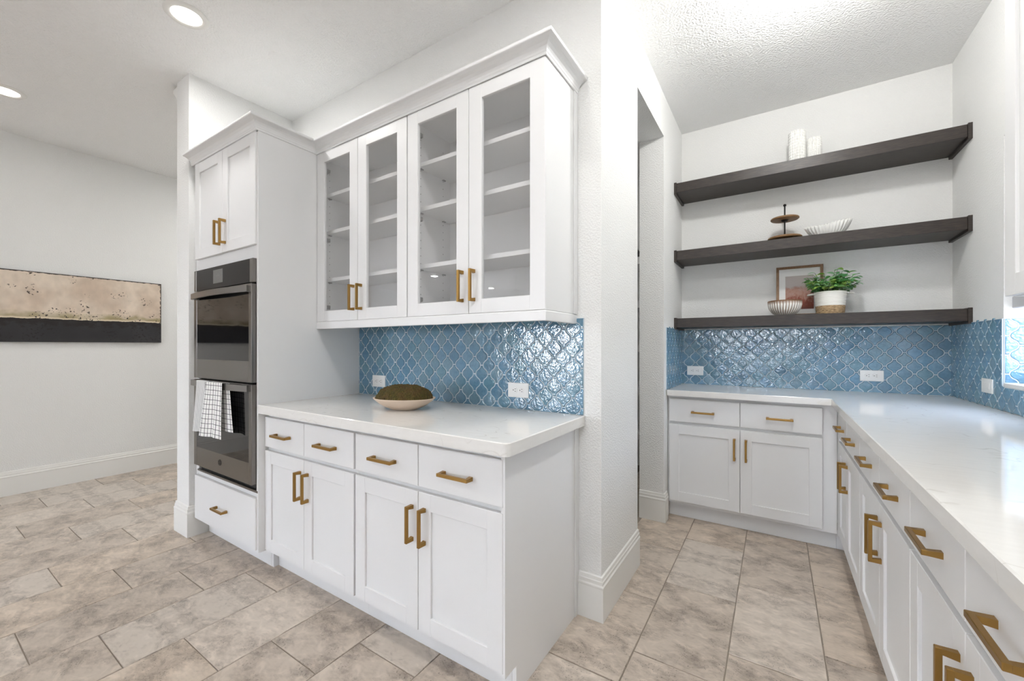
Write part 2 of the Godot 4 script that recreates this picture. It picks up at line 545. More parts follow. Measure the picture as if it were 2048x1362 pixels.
func shell():
	# floor slab: the grout bed under the tiles
	var st := new_st()
	bx(st, Vector3(-9.7, -0.2, -3.2), Vector3(1.86, -0.0035, 11.0))
	W.floor = build(st, "floor", M.floor_grout)
	struct(W.floor, "beige mottled stone-look floor tiles laid in a third-offset bond", "floor")
	st = new_st()
	bx(st, Vector3(-9.7, CEIL, -3.2), Vector3(1.86, CEIL + 0.2, 11.0))
	var c := build(st, "ceiling", M.ceiling)
	struct(c, "pale grey lightly textured ceiling", "ceiling")
	var H := CEIL
	# hutch wall; its right end is the pantry side wall
	W.hutch = wall("wall_north", [[Vector3(-2.42, 0, -0.15), Vector3(-0.063, H, 0)], [Vector3(-0.063, 0, -0.573), Vector3(0.106, H, 0)]],
		"pale grey textured wall behind the hutch cabinets, ending in a bare corner")
	W.nookleft = wall("wall_pantry", [[Vector3(-0.063, 2.70, -1.2225), Vector3(0.106, H, -0.573)], [Vector3(-0.063, 0, -2.03), Vector3(0.106, H, -1.2225)]],
		"pale wall beside the nook with the tall pantry doorway in it")
	W.nookback = wall("wall_nook", [[Vector3(0.106, 0, -2.03), Vector3(1.85, H, -1.872)]], "pale wall at the back of the nook behind the dark shelves")
	W.east = wall("wall_east", [
		[Vector3(1.689, 0, -1.872), Vector3(1.85, H, -1.193)], [Vector3(1.689, 0, -1.193), Vector3(1.85, 1.035, -0.7)],
		[Vector3(1.689, 2.25, -1.193), Vector3(1.85, H, -0.7)], [Vector3(1.689, 0, -0.7), Vector3(1.85, H, 10.8)]],
		"pale wall to the right of the shelves with the window recess")
	wall("wall_stub", [[Vector3(-2.61, 0, -0.15), Vector3(-2.42, H, 0.671)]], "short white wall end standing left of the oven cabinet")
	W.left = wall("wall_west", [[Vector3(-4.71, 0, -1.75), Vector3(-4.55, H, 2.7)]], "pale textured wall at far left where the painting hangs")
	wall("wall_hall", [[Vector3(-4.55, 0, -1.75), Vector3(-2.61, H, -1.6)], [Vector3(-2.61, 0, -1.75), Vector3(-2.46, H, -0.15)]], "pale wall closing the hall behind the oven cabinet")
	wall("wall_pantry_back", [[Vector3(-2.46, 0, -2.65), Vector3(-0.063, H, -2.5)], [Vector3(-2.46, 0, -2.5), Vector3(-2.3, H, -0.15)], [Vector3(-0.063, 0, -2.65), Vector3(0.106, H, -2.03)]],
		"dim wall at the back of the pantry")
	# open living room behind the viewer
	wall("wall_living", [[Vector3(-9.66, 0, 2.54), Vector3(-4.71, H, 2.7)]], "plain wall of the living room behind the viewer")
	wall("wall_living_west", [[Vector3(-9.66, 0, 2.7), Vector3(-9.5, 0.3, 10.8)], [Vector3(-9.66, 2.5, 2.7), Vector3(-9.5, H, 10.8)],
		[Vector3(-9.66, 0.3, 2.7), Vector3(-9.5, 2.5, 3.0)], [Vector3(-9.66, 0.3, 4.7), Vector3(-9.5, 2.5, 10.8)]], "living room wall with a wide window")
	wall("wall_south", [[Vector3(-9.66, 0, 10.8), Vector3(-6.3, H, 10.96)], [Vector3(-6.3, 2.45, 10.8), Vector3(-4.3, H, 10.96)], [Vector3(-4.3, 0, 10.8), Vector3(-0.3, H, 10.96)],
		[Vector3(-0.3, 0, 10.8), Vector3(0.95, 1.4, 10.96)], [Vector3(-0.3, 2.5, 10.8), Vector3(0.95, H, 10.96)], [Vector3(0.95, 0, 10.8), Vector3(1.85, H, 10.96)]],
		"far living room wall with a glass door and a window")
	window_unit("window_1", Vector3(1.79, 1.055, -1.19), Vector3(1.82, 2.25, -0.703), 0, "white framed window in the recess over the nook counter", M.tinted)
	window_unit("window_2", Vector3(-9.6, 0.3, 3.0), Vector3(-9.56, 2.5, 4.7), 0, "wide living room window behind the viewer")
	window_unit("window_3", Vector3(-6.3, 0.0, 10.86), Vector3(-4.3, 2.45, 10.9), 2, "tall glass door at the far end of the living room")
	window_unit("window_4", Vector3(-0.3, 1.4, 10.86), Vector3(0.95, 2.5, 10.9), 2, "high window at the far end of the room")
	# recess sill
	var sill := box_obj("trim_1", Vector3(1.689, 1.035, -1.193), Vector3(1.83, 1.055, -0.7), M.trim)
	struct(sill, "white sill of the window recess", "trim")
	# crown on the hidden side of the wall end
	st = new_st()
	sweep(st, [Vector2(0.0, 2.885), Vector2(0.012, 2.885), Vector2(0.016, 2.90), Vector2(0.05, 2.935), Vector2(0.07, 2.95), Vector2(0.07, 2.972), Vector2(0.0, 2.972)], [Vector2(-2.61, 0.671), Vector2(-2.61, -0.15)], -1.0)
	struct(build(st, "trim_2", M.trim), "small white moulding at the top of the wall end, by the ceiling", "trim")
	# baseboards
	var prof := [Vector2(0.0, 0.0), Vector2(0.014, 0.0), Vector2(0.014, 0.148), Vector2(0.0155, 0.152), Vector2(0.0155, 0.158), Vector2(0.011, 0.164), Vector2(0.0115, 0.178), Vector2(0.0085, 0.182), Vector2(0.0065, 0.196), Vector2(0.0, 0.2)]
	baseboard("baseboard_west", prof, [Vector2(-4.55, -1.6), Vector2(-4.55, 2.6)], -1.0, "tall white baseboard under the painting wall")
	baseboard("baseboard_stub", prof, [Vector2(-2.42, 0.562), Vector2(-2.42, 0.671), Vector2(-2.61, 0.671), Vector2(-2.61, -0.15)], -1.0, "tall white baseboard wrapping the wall end left of the ovens")
	baseboard("baseboard_north", prof, [Vector2(0.0, 0.0), Vector2(0.106, 0.0), Vector2(0.106, -0.573)], 1.0, "tall white baseboard wrapping the bare wall corner by the hutch")
	baseboard("baseboard_pantry", prof, [Vector2(-0.063, -1.2225), Vector2(0.106, -1.2225), Vector2(0.106, -1.30)], 1.0, "white baseboard wrapping the far side of the pantry doorway")
	# pantry shelves, glimpsed through the doorway
	var ys := [2.0, 1.59, 1.175, 0.765, 0.355]
	var names := ["topmost of the white shelves glimpsed in the pantry", "second white pantry shelf from the top, glimpsed in the doorway", "middle white pantry shelf, glimpsed in the doorway", "second white pantry shelf from the bottom, glimpsed in the doorway", "lowest of the white shelves glimpsed in the pantry"]
	for i in 5:
		var o := box_obj("pantry_shelf", Vector3(-2.3, ys[i], -2.5), Vector3(-0.063, ys[i] + 0.068, -2.1), M.paint)
		tag(o, names[i], "shelf", "shelves in the pantry")
	var bag := new_st()
	hexa(bag, [Vector3(-0.62, 2.069, -2.42), Vector3(-0.30, 2.069, -2.42), Vector3(-0.30, 2.069, -2.16), Vector3(-0.62, 2.069, -2.16)], [Vector3(-0.60, 2.33, -2.34), Vector3(-0.50, 2.33, -2.34), Vector3(-0.50, 2.33, -2.24), Vector3(-0.60, 2.33, -2.24)])
	tag(build(bag, "black_object", M.dark), "black slanted object standing on the topmost pantry shelf", "object")

func window_unit(called: String, lo: Vector3, hi: Vector3, axis: int, label: String, pane: Material = null):
	var root := Node3D.new()
	root.name = called
	add_child(root, true)
	struct(root, label, "window")
	var st := new_st()
	var w := 0.05
	var along := 2 if axis == 0 else 0
	var a := lo
	var b := hi
	for s in 2:
		var l := a
		var h := b
		if s == 0: h[along] = a[along] + w
		else: l[along] = b[along] - w
		bx(st, l, h, 0.003)
		l = a; h = b
		l[along] += w; h[along] -= w
		if s == 0: h.y = a.y + w
		else: l.y = b.y - w
		bx(st, l, h, 0.003)
	build(st, "window_frame", M.trim, root)
	st = new_st()
	var pl := a
	var ph := b
	pl[along] += w; ph[along] -= w
	pl.y += w; ph.y -= w
	var mid := (a[axis] + b[axis]) * 0.5
	pl[axis] = mid - 0.003
	ph[axis] = mid + 0.003
	bx(st, pl, ph)
	build(st, "pane", pane if pane else M.glass, root)

func baseboard(called: String, prof: Array, path: Array, side: float, label: String):
	var st := new_st()
	sweep(st, prof, path, side)
	struct(build(st, called, M.trim), label, "baseboard")

# ================================================================ floor tiles
func floor_tiles():
	var px := 0.3235
	var x0 := 0.279
	var L := 0.5745
	var g := 0.004
	var meshes := []
	var st := new_st()
	bx(st, Vector3(-px / 2 + g / 2, -0.006, -L / 2 + g / 2), Vector3(px / 2 - g / 2, 0.0, L / 2 - g / 2), 0.0016)
	var mesh := commit(st)
	var far := {}
	for k in range(-31, 6):
		var xa := x0 + px * k
		var z0 := fposmod(0.673 + 0.1915 * -(k + 3), L)
		for j in range(-5, 19):
			var za := z0 + L * j
			var cx := xa + px / 2
			var cz := za + L / 2
			if cz > 11.0 or cz < -2.4 or cx < -9.5:
				continue
			if cx < -4.55 - px / 2 and cz < 2.7 - L / 2:
				continue
			var turn := Basis(Vector3.UP, PI) if rng.randf() < 0.5 else Basis()
			var v := rng.randi() % 5
			var near := cz < 1.9 and cx < 1.2 and cx > -4.75 and cz > -1.75
			if near:
				# under the hutch, the oven cabinet and the nook units no tile shows
				if cx > -2.3 and cx < -0.2 and cz < 0.25 and cz > -2.6:
					continue
				if cz < -1.55 and cx > 0.2:
					continue
				if cx < -2.7 and cz < -0.6:
					continue
				var tl := Transform3D(turn * Basis(Vector3.RIGHT, rng.randf_range(-0.0007, 0.0007)), Vector3(cx, rng.randf_range(-0.0005, 0.0005), cz))
				put("floor_tile", mesh, M.floor[v], W.floor, tl)
			else:
				if not far.has(v):
					far[v] = new_st()
				far[v].append_from(mesh, 0, Transform3D(turn, Vector3(cx, 0, cz)))
	for v in far:
		var o := put("floor_tiles_beyond", far[v].commit(), M.floor[v], W.floor)
		o.set_meta("kind", "stuff")

# ================================================================ arabesque wall tiles
const TP := 0.0965
const TQ := 0.0925

func lantern() -> PackedVector2Array:
	var out := PackedVector2Array()
	var hy := TQ / 2
	var n := 5
	var neck := 0.0085
	var side := TP / 2 - neck
	var quarter := []
	for i in n + 1:
		var t := float(i) / n
		# x from the side (y 0) to the neck (y hy): an S curve, point-symmetric about its middle
		var x := (side + neck) / 2 + (side - neck) / 2 * cos(PI * t)
		var y := hy * (t + 0.055 * sin(TAU * t))
		quarter.append(Vector2(x, y))
	for q in quarter: out.append(q)
	quarter.reverse()
	for q in quarter: out.append(Vector2(-q.x, q.y))
	quarter.reverse()
	for i in range(1, n + 1): out.append(Vector2(-quarter[i].x, -quarter[i].y))
	for i in range(n, 0, -1): out.append(Vector2(quarter[i].x, -quarter[i].y))
	# shrink to leave the joint
	var r := Geometry2D.offset_polygon(out, -0.0017)
	return r[0] if r.size() > 0 else out

func tile_mesh(poly: PackedVector2Array) -> ArrayMesh:
	var c := Vector2.ZERO
	for p in poly: c += p / poly.size()
	var st := new_st(true)
	var h := [0.0, 0.0042, 0.0060, 0.0063]
	var k := [1.0, 0.985, 0.88, 0.55]
	var n := poly.size()
	for r in 3:
		st.set_smooth_group(0 if r < 2 else 1)
		for i in n:
			var p := poly[i] - c
			var q := poly[(i + 1) % n] - c
			var o := (p + q) * 0.5
			var a: Vector2 = c + p * k[r]
			var b: Vector2 = c + q * k[r]
			var d: Vector2 = c + q * k[r + 1]
			var e: Vector2 = c + p * k[r + 1]
			quad(st, Vector3(a.x, a.y, h[r]), Vector3(b.x, b.y, h[r]), Vector3(d.x, d.y, h[r + 1]), Vector3(e.x, e.y, h[r + 1]), Vector3(o.x, o.y, 0.03))
	for i in n:
		var p: Vector2 = c + (poly[i] - c) * k[3]
		var q: Vector2 = c + (poly[(i + 1) % n] - c) * k[3]
		tri(st, Vector3(p.x, p.y, h[3]), Vector3(q.x, q.y, h[3]), Vector3(c.x, c.y, 0.0064), Vector3.BACK)
	return commit(st)

# a tiled rectangle: at places its local x,y plane in the world; lattice origin o is a tile centre
func tile_field(parent: Node, called: String, at: Transform3D, lo: Vector2, hi: Vector2, o: Vector2, cut: Rect2 = Rect2()):
	var st := new_st()
	if cut.size.x > 0:
		bx(st, Vector3(lo.x, lo.y, 0.0), Vector3(cut.position.x, hi.y, 0.0056))
		bx(st, Vector3(cut.position.x, lo.y, 0.0), Vector3(hi.x, cut.position.y, 0.0056))
	else:
		bx(st, Vector3(lo.x, lo.y, 0.0), Vector3(hi.x, hi.y, 0.0056))
	var slab := put(called, commit(st), M.grout, parent, at)
	var base := lantern()
	var full := tile_mesh(base)
	var bounds := PackedVector2Array([Vector2(lo.x + 0.0012, lo.y + 0.0012), Vector2(hi.x - 0.0012, lo.y + 0.0012), Vector2(hi.x - 0.0012, hi.y - 0.0012), Vector2(lo.x + 0.0012, hi.y - 0.0012)])
	if cut.size.x > 0:
		bounds = PackedVector2Array([Vector2(lo.x + 0.0012, lo.y + 0.0012), Vector2(hi.x - 0.0012, lo.y + 0.0012), Vector2(hi.x - 0.0012, cut.position.y - 0.0012), Vector2(cut.position.x - 0.0012, cut.position.y - 0.0012), Vector2(cut.position.x - 0.0012, hi.y - 0.0012), Vector2(lo.x + 0.0012, hi.y - 0.0012)])
	var i0 := int(floor((lo.x - o.x) / (TP / 2))) - 1
	var i1 := int(ceil((hi.x - o.x) / (TP / 2))) + 1
	var j0 := int(floor((lo.y - o.y) / (TQ / 2))) - 1
	var j1 := int(ceil((hi.y - o.y) / (TQ / 2))) + 1
	for i in range(i0, i1 + 1):
		for j in range(j0, j1 + 1):
			if posmod(i + j, 2) != 0:
				continue
			var c := o + Vector2(i * TP / 2, j * TQ / 2)
			var poly := PackedVector2Array()
			for p in base: poly.append(p + c)
			var hit := Geometry2D.intersect_polygons(poly, bounds)
			var v: int = rng.randi() % 8
			var tilt := Basis.from_euler(Vector3(rng.randfn(0, 0.010), rng.randfn(0, 0.010), 0))
			var lift := Vector3(0, 0, 0.0012 + rng.randf() * 0.0006)
			for h in hit:
				var area := 0.0
				for q in h.size(): area += h[q].cross(h[(q + 1) % h.size()]) * 0.5
				if absf(area) < 0.00003:
					continue
				if absf(area) > 0.99 * 0.0037 and h.size() == base.size():
					put("tile", full, M.tiles[v], slab, Transform3D(tilt, Vector3(c.x, c.y, 0) + lift))
				else:
					var local := PackedVector2Array()
					for p in h: local.append(p - c)
					put("tile", tile_mesh(local), M.tiles[v], slab, Transform3D(tilt, Vector3(c.x, c.y, 0) + lift))

func backsplashes():
	# hutch
	tile_field(W.hutch, "backsplash", Transform3D(Basis(), Vector3(0, 0, 0)), Vector2(-1.588, CT), Vector2(0.024, 1.362), Vector2(-0.028, 1.3155))
	# nook back, left return, right return with the window recess cut out
	tile_field(W.nookback, "backsplash", Transform3D(Basis(), Vector3(0, 0, -1.872)), Vector2(0.106, NT), Vector2(1.689, 1.364), Vector2(1.516, 1.283))
	tile_field(W.nookleft, "backsplash", Transform3D(Basis(Vector3(0, 0, -1), Vector3.UP, Vector3(1, 0, 0)), Vector3(0.106, 0, 0)), Vector2(1.285, NT), Vector2(1.868, 1.366), Vector2(1.82, 1.283))
	tile_field(W.east, "backsplash", Transform3D(Basis(Vector3(0, 0, 1), Vector3.UP, Vector3(-1, 0, 0)), Vector3(1.689, 0, 0)), Vector2(-1.868, NT), Vector2(-0.70, 1.366), Vector2(-1.82, 1.283), Rect2(-1.193, 1.035, 1.0, 1.0))
	tile_field(W.east, "recess_tiling", Transform3D(Basis(), Vector3(0, 0, -1.193)), Vector2(1.690, 1.056), Vector2(1.788, 1.366), Vector2(1.745, 1.283))
	tile_field(W.east, "backsplash_run", Transform3D(Basis(Vector3(0, 0, 1), Vector3.UP, Vector3(-1, 0, 0)), Vector3(1.689, 0, 0)), Vector2(-0.699, NT), Vector2(1.80, 1.366), Vector2(-0.662, 1.283))

# ================================================================ cabinet kit
func pull_mesh(L: float) -> ArrayMesh:
	# square bar pull along local y, standing out along +z from a face at z 0
	var st := new_st()
	var w := 0.0062
	bx(st, Vector3(-w, -L / 2, 0.0245), Vector3(w, L / 2, 0.036), 0.0013)
	for s in [-1.0, 1.0]:
		var y0: float = s * (L / 2 - 0.0006)
		var y1: float = s * (L / 2 - 0.0125)
		var yb: float = s * (L / 2 - 0.0165)
		var f := 0.0074
		hexa(st, [Vector3(-f, y0, 0.0), Vector3(f, y0, 0.0), Vector3(f, yb, 0.0), Vector3(-f, yb, 0.0)],
			[Vector3(-w + 0.0004, y0, 0.027), Vector3(w - 0.0004, y0, 0.027), Vector3(w - 0.0004, y1, 0.027), Vector3(-w + 0.0004, y1, 0.027)])
	return commit(st)

func handle(parent: Node, p: Vector3, upright: bool):
	var b := Basis() if upright else Basis(Vector3(0, 0, 1), PI / 2)
	put("handle", handle_long, M.brass, parent, Transform3D(b, p))

# shaker door: frame is the door's own mesh, the panel and the handle its sub-parts; z 0 is the front plane
func door(parent: Node, x0: float, x1: float, y0: float, y1: float, stile: float, rail: float, glass := false, grip := Vector2.ZERO):
	var T := 0.02
	var st := new_st()
	var c := 0.0016
	bx(st, Vector3(x0, y0, -T), Vector3(x0 + stile, y1, 0), c)
	bx(st, Vector3(x1 - stile, y0, -T), Vector3(x1, y1, 0), c)
	bx(st, Vector3(x0 + stile - 0.002, y0, -T), Vector3(x1 - stile + 0.002, y0 + rail, -0.0002), c)
	bx(st, Vector3(x0 + stile - 0.002, y1 - rail, -T), Vector3(x1 - stile + 0.002, y1, -0.0002), c)
	var d := build(st, "door", M.paint, parent)
	st = new_st()
	if glass:
		bx(st, Vector3(x0 + stile - 0.004, y0 + rail - 0.004, -0.013), Vector3(x1 - stile + 0.004, y1 - rail + 0.004, -0.009))
		build(st, "glass_pane", M.glass, d)
	else:
		bx(st, Vector3(x0 + stile - 0.004, y0 + rail - 0.004, -0.016), Vector3(x1 - stile + 0.004, y1 - rail + 0.004, -0.0085))
		build(st, "panel", M.paint, d)
	if grip != Vector2.ZERO:
		handle(d, Vector3(grip.x, grip.y, 0), true)

func drawer(parent: Node, x0: float, x1: float, y0: float, y1: float, hy := -1.0):
	var st := new_st()
	bx(st, Vector3(x0, y0, -0.02), Vector3(x1, y1, 0), 0.002)
	var d := build(st, "drawer", M.paint, parent)
	handle(d, Vector3((x0 + x1) / 2, (y0 + y1) / 2 if hy < 0 else hy, 0), false)

# base unit: local origin at the floor under the left end of the front plane
func base_unit(label: String, at: Transform3D, xs: Array, w: float, depth: float, dy: float, left_gap := 0.0, group := "white base cabinet units") -> Node3D:
	var t := thing("base_cabinet", label, "cabinet", at, group)
	var top := 0.869 + dy
	var st := new_st()
	bx(st, Vector3(0, 0.11, -depth), Vector3(w, top, -0.0205), 0.001)
	build(st, "body", M.paint, t)
	st = new_st()
	bx(st, Vector3(0.0, 0.0, -0.092), Vector3(w, 0.11, -0.075), 0.001)
	build(st, "toe_kick", M.paint, t)
	drawer(t, xs[0], xs[1] - 0.0015, 0.684 + dy, 0.847 + dy, 0.760 + dy)
	drawer(t, xs[1] + 0.0015, xs[2], 0.684 + dy, 0.847 + dy, 0.760 + dy)
	door(t, xs[0], xs[1] - 0.0015, 0.119 + dy, 0.664 + dy, 0.066, 0.068, false, Vector2(xs[1] - 0.032, 0.535 + dy))
	door(t, xs[1] + 0.0015, xs[2], 0.119 + dy, 0.664 + dy, 0.066, 0.068, false, Vector2(xs[1] + 0.035, 0.535 + dy))
	return t

func worktop(called: String, poly: PackedVector2Array, top: float, thick: float, label: String):
	var st := new_st()
	var inner := Geometry2D.offset_polygon(poly, -0.003)[0]
	# body and a softened upper edge
	extr(st, poly, 1, top - thick, top - 0.003)
	extr(st, inner, 1, top - 0.0032, top - 0.0)
	var n := poly.size()
	for i in n:
		# the slanting ease between the two outlines
		var p := poly[i]
		var q := poly[(i + 1) % n]
		var pi := near_point(inner, p)
		var qi := near_point(inner, q)
		quad(st, Vector3(p.x, top - 0.003, p.y), Vector3(q.x, top - 0.003, q.y), Vector3(qi.x, top, qi.y), Vector3(pi.x, top, pi.y), Vector3((p - pi).x + (q - qi).x, 0.006, (p - pi).y + (q - qi).y))
	tag(build(st, called, M.quartz), label, "countertop")

func near_point(poly: PackedVector2Array, p: Vector2) -> Vector2:
	var best := poly[0]
	for q in poly:
		if q.distance_to(p) < best.distance_to(p):
			best = q
	return best

const CROWN := [Vector2(0.0, 2.398), Vector2(0.005, 2.398), Vector2(0.0065, 2.402), Vector2(0.0065, 2.408), Vector2(0.0085, 2.411), Vector2(0.010, 2.418), Vector2(0.015, 2.428), Vector2(0.024, 2.437), Vector2(0.036, 2.443), Vector2(0.048, 2.446), Vector2(0.0515, 2.448), Vector2(0.053, 2.452), Vector2(0.053, 2.460), Vector2(0.0, 2.460)]

# ================================================================ hutch
func hutch():
	var f := 0.61
	var left := -1.588
	base_unit("white base cabinet unit next to the ovens, two drawers over two shaker doors", Transform3D(Basis(), Vector3(left, 0, f)), [0.0, 0.3805, 0.773], 0.781, 0.608, 0.0)
	var r := base_unit("white base cabinet unit at the bare-wall end of the hutch, its side panel showing", Transform3D(Basis(), Vector3(-0.807, 0, f)), [0.004, 0.3925, 0.793], 0.784, 0.608, 0.0)
	# finished end with the toe notch and a scribe strip at the wall
	var st := new_st()
	extr(st, PackedVector2Array([Vector2(-0.608, 0), Vector2(-0.075, 0), Vector2(-0.075, 0.105), Vector2(-0.003, 0.105), Vector2(-0.003, 0.869), Vector2(-0.608, 0.869)]), 0, 0.7845, 0.801)
	build(st, "end_panel", M.paint, r)
	st = new_st()
	bx(st, Vector3(0.801, 0, -0.608), Vector3(0.8065, 0.869, -0.570), 0.001)
	build(st, "scribe_strip", M.paint, r)
	# worktop with a rounded free corner
	var poly := PackedVector2Array([Vector2(-1.588, 0.006), Vector2(-1.588, 0.646)])
	var rc := 0.022
	for i in 7:
		var a := PI / 2 - PI / 2 * i / 6.0
		poly.append(Vector2(0.030 - rc + rc * cos(a), 0.646 - rc + rc * sin(a)))
	poly.append(Vector2(0.030, 0.006))
	poly.insert(2, Vector2(-1.588, 0.646))
	poly.remove_at(2)
	worktop("worktop", poly, CT, 0.0455, "white quartz worktop of the hutch, carrying the moss bowl")
	# glass cabinets
	glass_unit("white glass-door wall cabinet next to the oven cabinet", -1.588, [0.003, 0.3925, 0.782], 0.787)
	var g := glass_unit("white glass-door wall cabinet at the bare-wall end", -0.799, [0.0, 0.394, 0.786], 0.7705)
	st = new_st()
	bx(st, Vector3(0.771, 1.38, -0.306), Vector3(0.787, 2.40, -0.006), 0.001)
	bx(st, Vector3(0.7872, 1.38, -0.306), Vector3(0.7925, 2.3975, -0.270), 0.001)
	build(st, "end_panel", M.paint, g)
	# light rail under them, crown over them
	st = new_st()
	sweep(st, [Vector2(-0.018, 1.336), Vector2(-0.001, 1.336), Vector2(0.0005, 1.338), Vector2(0.0005, 1.374), Vector2(-0.002, 1.379), Vector2(-0.018, 1.379)], [Vector2(-1.587, 0.309), Vector2(-0.010, 0.309), Vector2(-0.010, 0.001)], 1.0)
	tag(build(st, "light_rail", M.paint), "slim white light rail under the glass-door cabinets", "moulding")
	st = new_st()
	sweep(st, CROWN, [Vector2(-1.587, 0.3085), Vector2(-0.0105, 0.3085), Vector2(-0.0105, 0.001)], 1.0)
	bx(st, Vector3(-1.53, 2.45, 0.002), Vector3(-0.02, 2.457, 0.30))
	tag(build(st, "crown_moulding", M.paint), "white coved crown moulding along the top of the glass-door cabinets", "moulding", "crown mouldings")

func glass_unit(label: String, x: float, xs: Array, w: float) -> Node3D:
	var t := thing("wall_cabinet", label, "cabinet", Transform3D(Basis(), Vector3(x, 0, 0.308)), "glass-door wall cabinets")
	var T := 0.016
	var zb := -0.306
	var zf := -0.0215
	var st := new_st()
	bx(st, Vector3(0, 1.378, zb), Vector3(T, 2.40, zf))
	bx(st, Vector3(w - T, 1.378, zb), Vector3(w, 2.40, zf))
	bx(st, Vector3(T, 1.378, zb), Vector3(w - T, 1.396, zf))
	bx(st, Vector3(T, 2.378, zb), Vector3(w - T, 2.40, zf))
	bx(st, Vector3(T, 1.396, zb), Vector3(w - T, 2.378, zb + 0.006))
	build(st, "body", M.inner, t)
	for y in [2.149, 1.921, 1.628]:
		st = new_st()
		bx(st, Vector3(T + 0.001, y, zb + 0.008), Vector3(w - T - 0.001, y + 0.021, -0.055), 0.001)
		build(st, "shelf", M.inner, t)
		for z in [-0.075, -0.245]:
			for s in [0, 1]:
				st = new_st()
				var px: float = T + 0.0005 if s == 0 else w - T - 0.0125
				bx(st, Vector3(px, y - 0.006, z - 0.010), Vector3(px + 0.012, y - 0.0003, z + 0.010), 0.001)
				build(st, "shelf_pin", M.grey, t)
	st = new_st()
	for z in [-0.075, -0.245]:
		for k in 22:
			var y := 1.46 + k * 0.04
			for s in [0, 1]:
				var cx: float = T + 0.0003 if s == 0 else w - T - 0.0003
				var o := Vector3(1 if s == 0 else -1, 0, 0)
				for q in 6:
					var a0 := TAU * q / 6
					var a1 := TAU * (q + 1) / 6
					var c := Vector3(cx, y, z)
					tri(st, c, c + Vector3(0, cos(a0), sin(a0)) * 0.0026, c + Vector3(0, cos(a1), sin(a1)) * 0.0026, o)
	build(st, "pin_holes", M.slot, t).set_meta("kind", "stuff")
	for side in [0, 1]:
		for y in [1.47, 1.88, 2.305]:
			st = new_st()
			var hx: float = T if side == 0 else w - T - 0.035
			bx(st, Vector3(hx, y - 0.011, -0.060), Vector3(hx + 0.035, y + 0.011, -0.0225), 0.003)
			build(st, "hinge", M.grey, t)
	door(t, xs[0], xs[1] - 0.0015, 1.380, 2.398, 0.0715, 0.063, true, Vector2(xs[1] - 0.036, 1.505))
	door(t, xs[1] + 0.0015, xs[2], 1.380, 2.398, 0.0715, 0.063, true, Vector2(xs[1] + 0.031, 1.505))
	return t

# ================================================================ oven cabinet, ovens, towels
func oven_wall():
	var F := 0.652
	var t := thing("oven_cabinet", "tall white cabinet housing the double oven, between the wall end and the hutch", "cabinet", Transform3D(Basis(), Vector3(0, 0, 0)))
	var st := new_st()
	extr(st, PackedVector2Array([Vector2(0.002, 0), Vector2(0.562, 0), Vector2(0.562, 0.112), Vector2(F - 0.009, 0.112), Vector2(F - 0.009, 2.40), Vector2(0.002, 2.40)]), 0, -1.606, -1.588)
	build(st, "side_panel", M.paint, t)
	# carcass with the oven bay left open
	st = new_st()
	var zf := F - 0.0205
	bx(st, Vector3(-2.418, 0.11, 0.03), Vector3(-2.372, 2.40, zf), 0.001)
	bx(st, Vector3(-1.622, 0.11, 0.03), Vector3(-1.6062, 2.40, zf), 0.001)
	bx(st, Vector3(-2.372, 0.11, 0.03), Vector3(-1.622, 0.432, zf), 0.001)
	bx(st, Vector3(-2.372, 1.716, 0.03), Vector3(-1.622, 2.40, zf), 0.001)
	bx(st, Vector3(-2.372, 0.432, 0.03), Vector3(-1.622, 1.716, 0.045), 0.0)
	build(st, "body", M.paint, t)
	st = new_st()
	bx(st, Vector3(-2.418, 0.0, 0.545), Vector3(-1.6065, 0.1095, 0.5635), 0.001)
	build(st, "toe_kick", M.paint, t)
	var face := Node3D.new()
	face.name = "front"
	face.position = Vector3(0, 0, F)
	# doors and drawer sit straight under the cabinet
	for k in [0, 1]:
		var d := door_at(t, -2.378 if k == 0 else -1.9905, -1.9935 if k == 0 else -1.602, 1.787, 2.398, F)
		handle_at(d, Vector3(-2.026 if k == 0 else -1.955, 1.905, F), true)
	face.free()
	st = new_st()
	bx(st, Vector3(-2.385, 0.125, F - 0.02), Vector3(-1.602, 0.405, F), 0.002)
	var dr := build(st, "drawer", M.paint, t)
	handle_at(dr, Vector3(-2.0, 0.262, F), false)
	st = new_st()
	sweep(st, CROWN, [Vector2(-2.419, F + 0.0005), Vector2(-1.5875, F + 0.0005), Vector2(-1.5875, 0.309)], 1.0)
	bx(st, Vector3(-2.418, 2.45, 0.002), Vector3(-1.6065, 2.457, F - 0.02))
	tag(build(st, "crown_moulding", M.paint), "white coved crown moulding on top of the oven cabinet", "moulding", "crown mouldings")
	ovens()
	towels()

func door_at(t: Node, x0: float, x1: float, y0: float, y1: float, z: float) -> MeshInstance3D:
	var st := new_st()
	var s := 0.064
	var c := 0.0016
	bx(st, Vector3(x0, y0, z - 0.02), Vector3(x0 + s, y1, z), c)
	bx(st, Vector3(x1 - s, y0, z - 0.02), Vector3(x1, y1, z), c)
	bx(st, Vector3(x0 + s - 0.002, y0, z - 0.02), Vector3(x1 - s + 0.002, y0 + s, z - 0.0002), c)
	bx(st, Vector3(x0 + s - 0.002, y1 - s, z - 0.02), Vector3(x1 - s + 0.002, y1, z - 0.0002), c)
	var d := build(st, "door", M.paint, t)
	st = new_st()
	bx(st, Vector3(x0 + s - 0.004, y0 + s - 0.004, z - 0.016), Vector3(x1 - s + 0.004, y1 - s + 0.004, z - 0.0085))
	build(st, "panel", M.paint, d)
	return d

func handle_at(parent: Node, p: Vector3, upright: bool):
	handle(parent, p, upright)

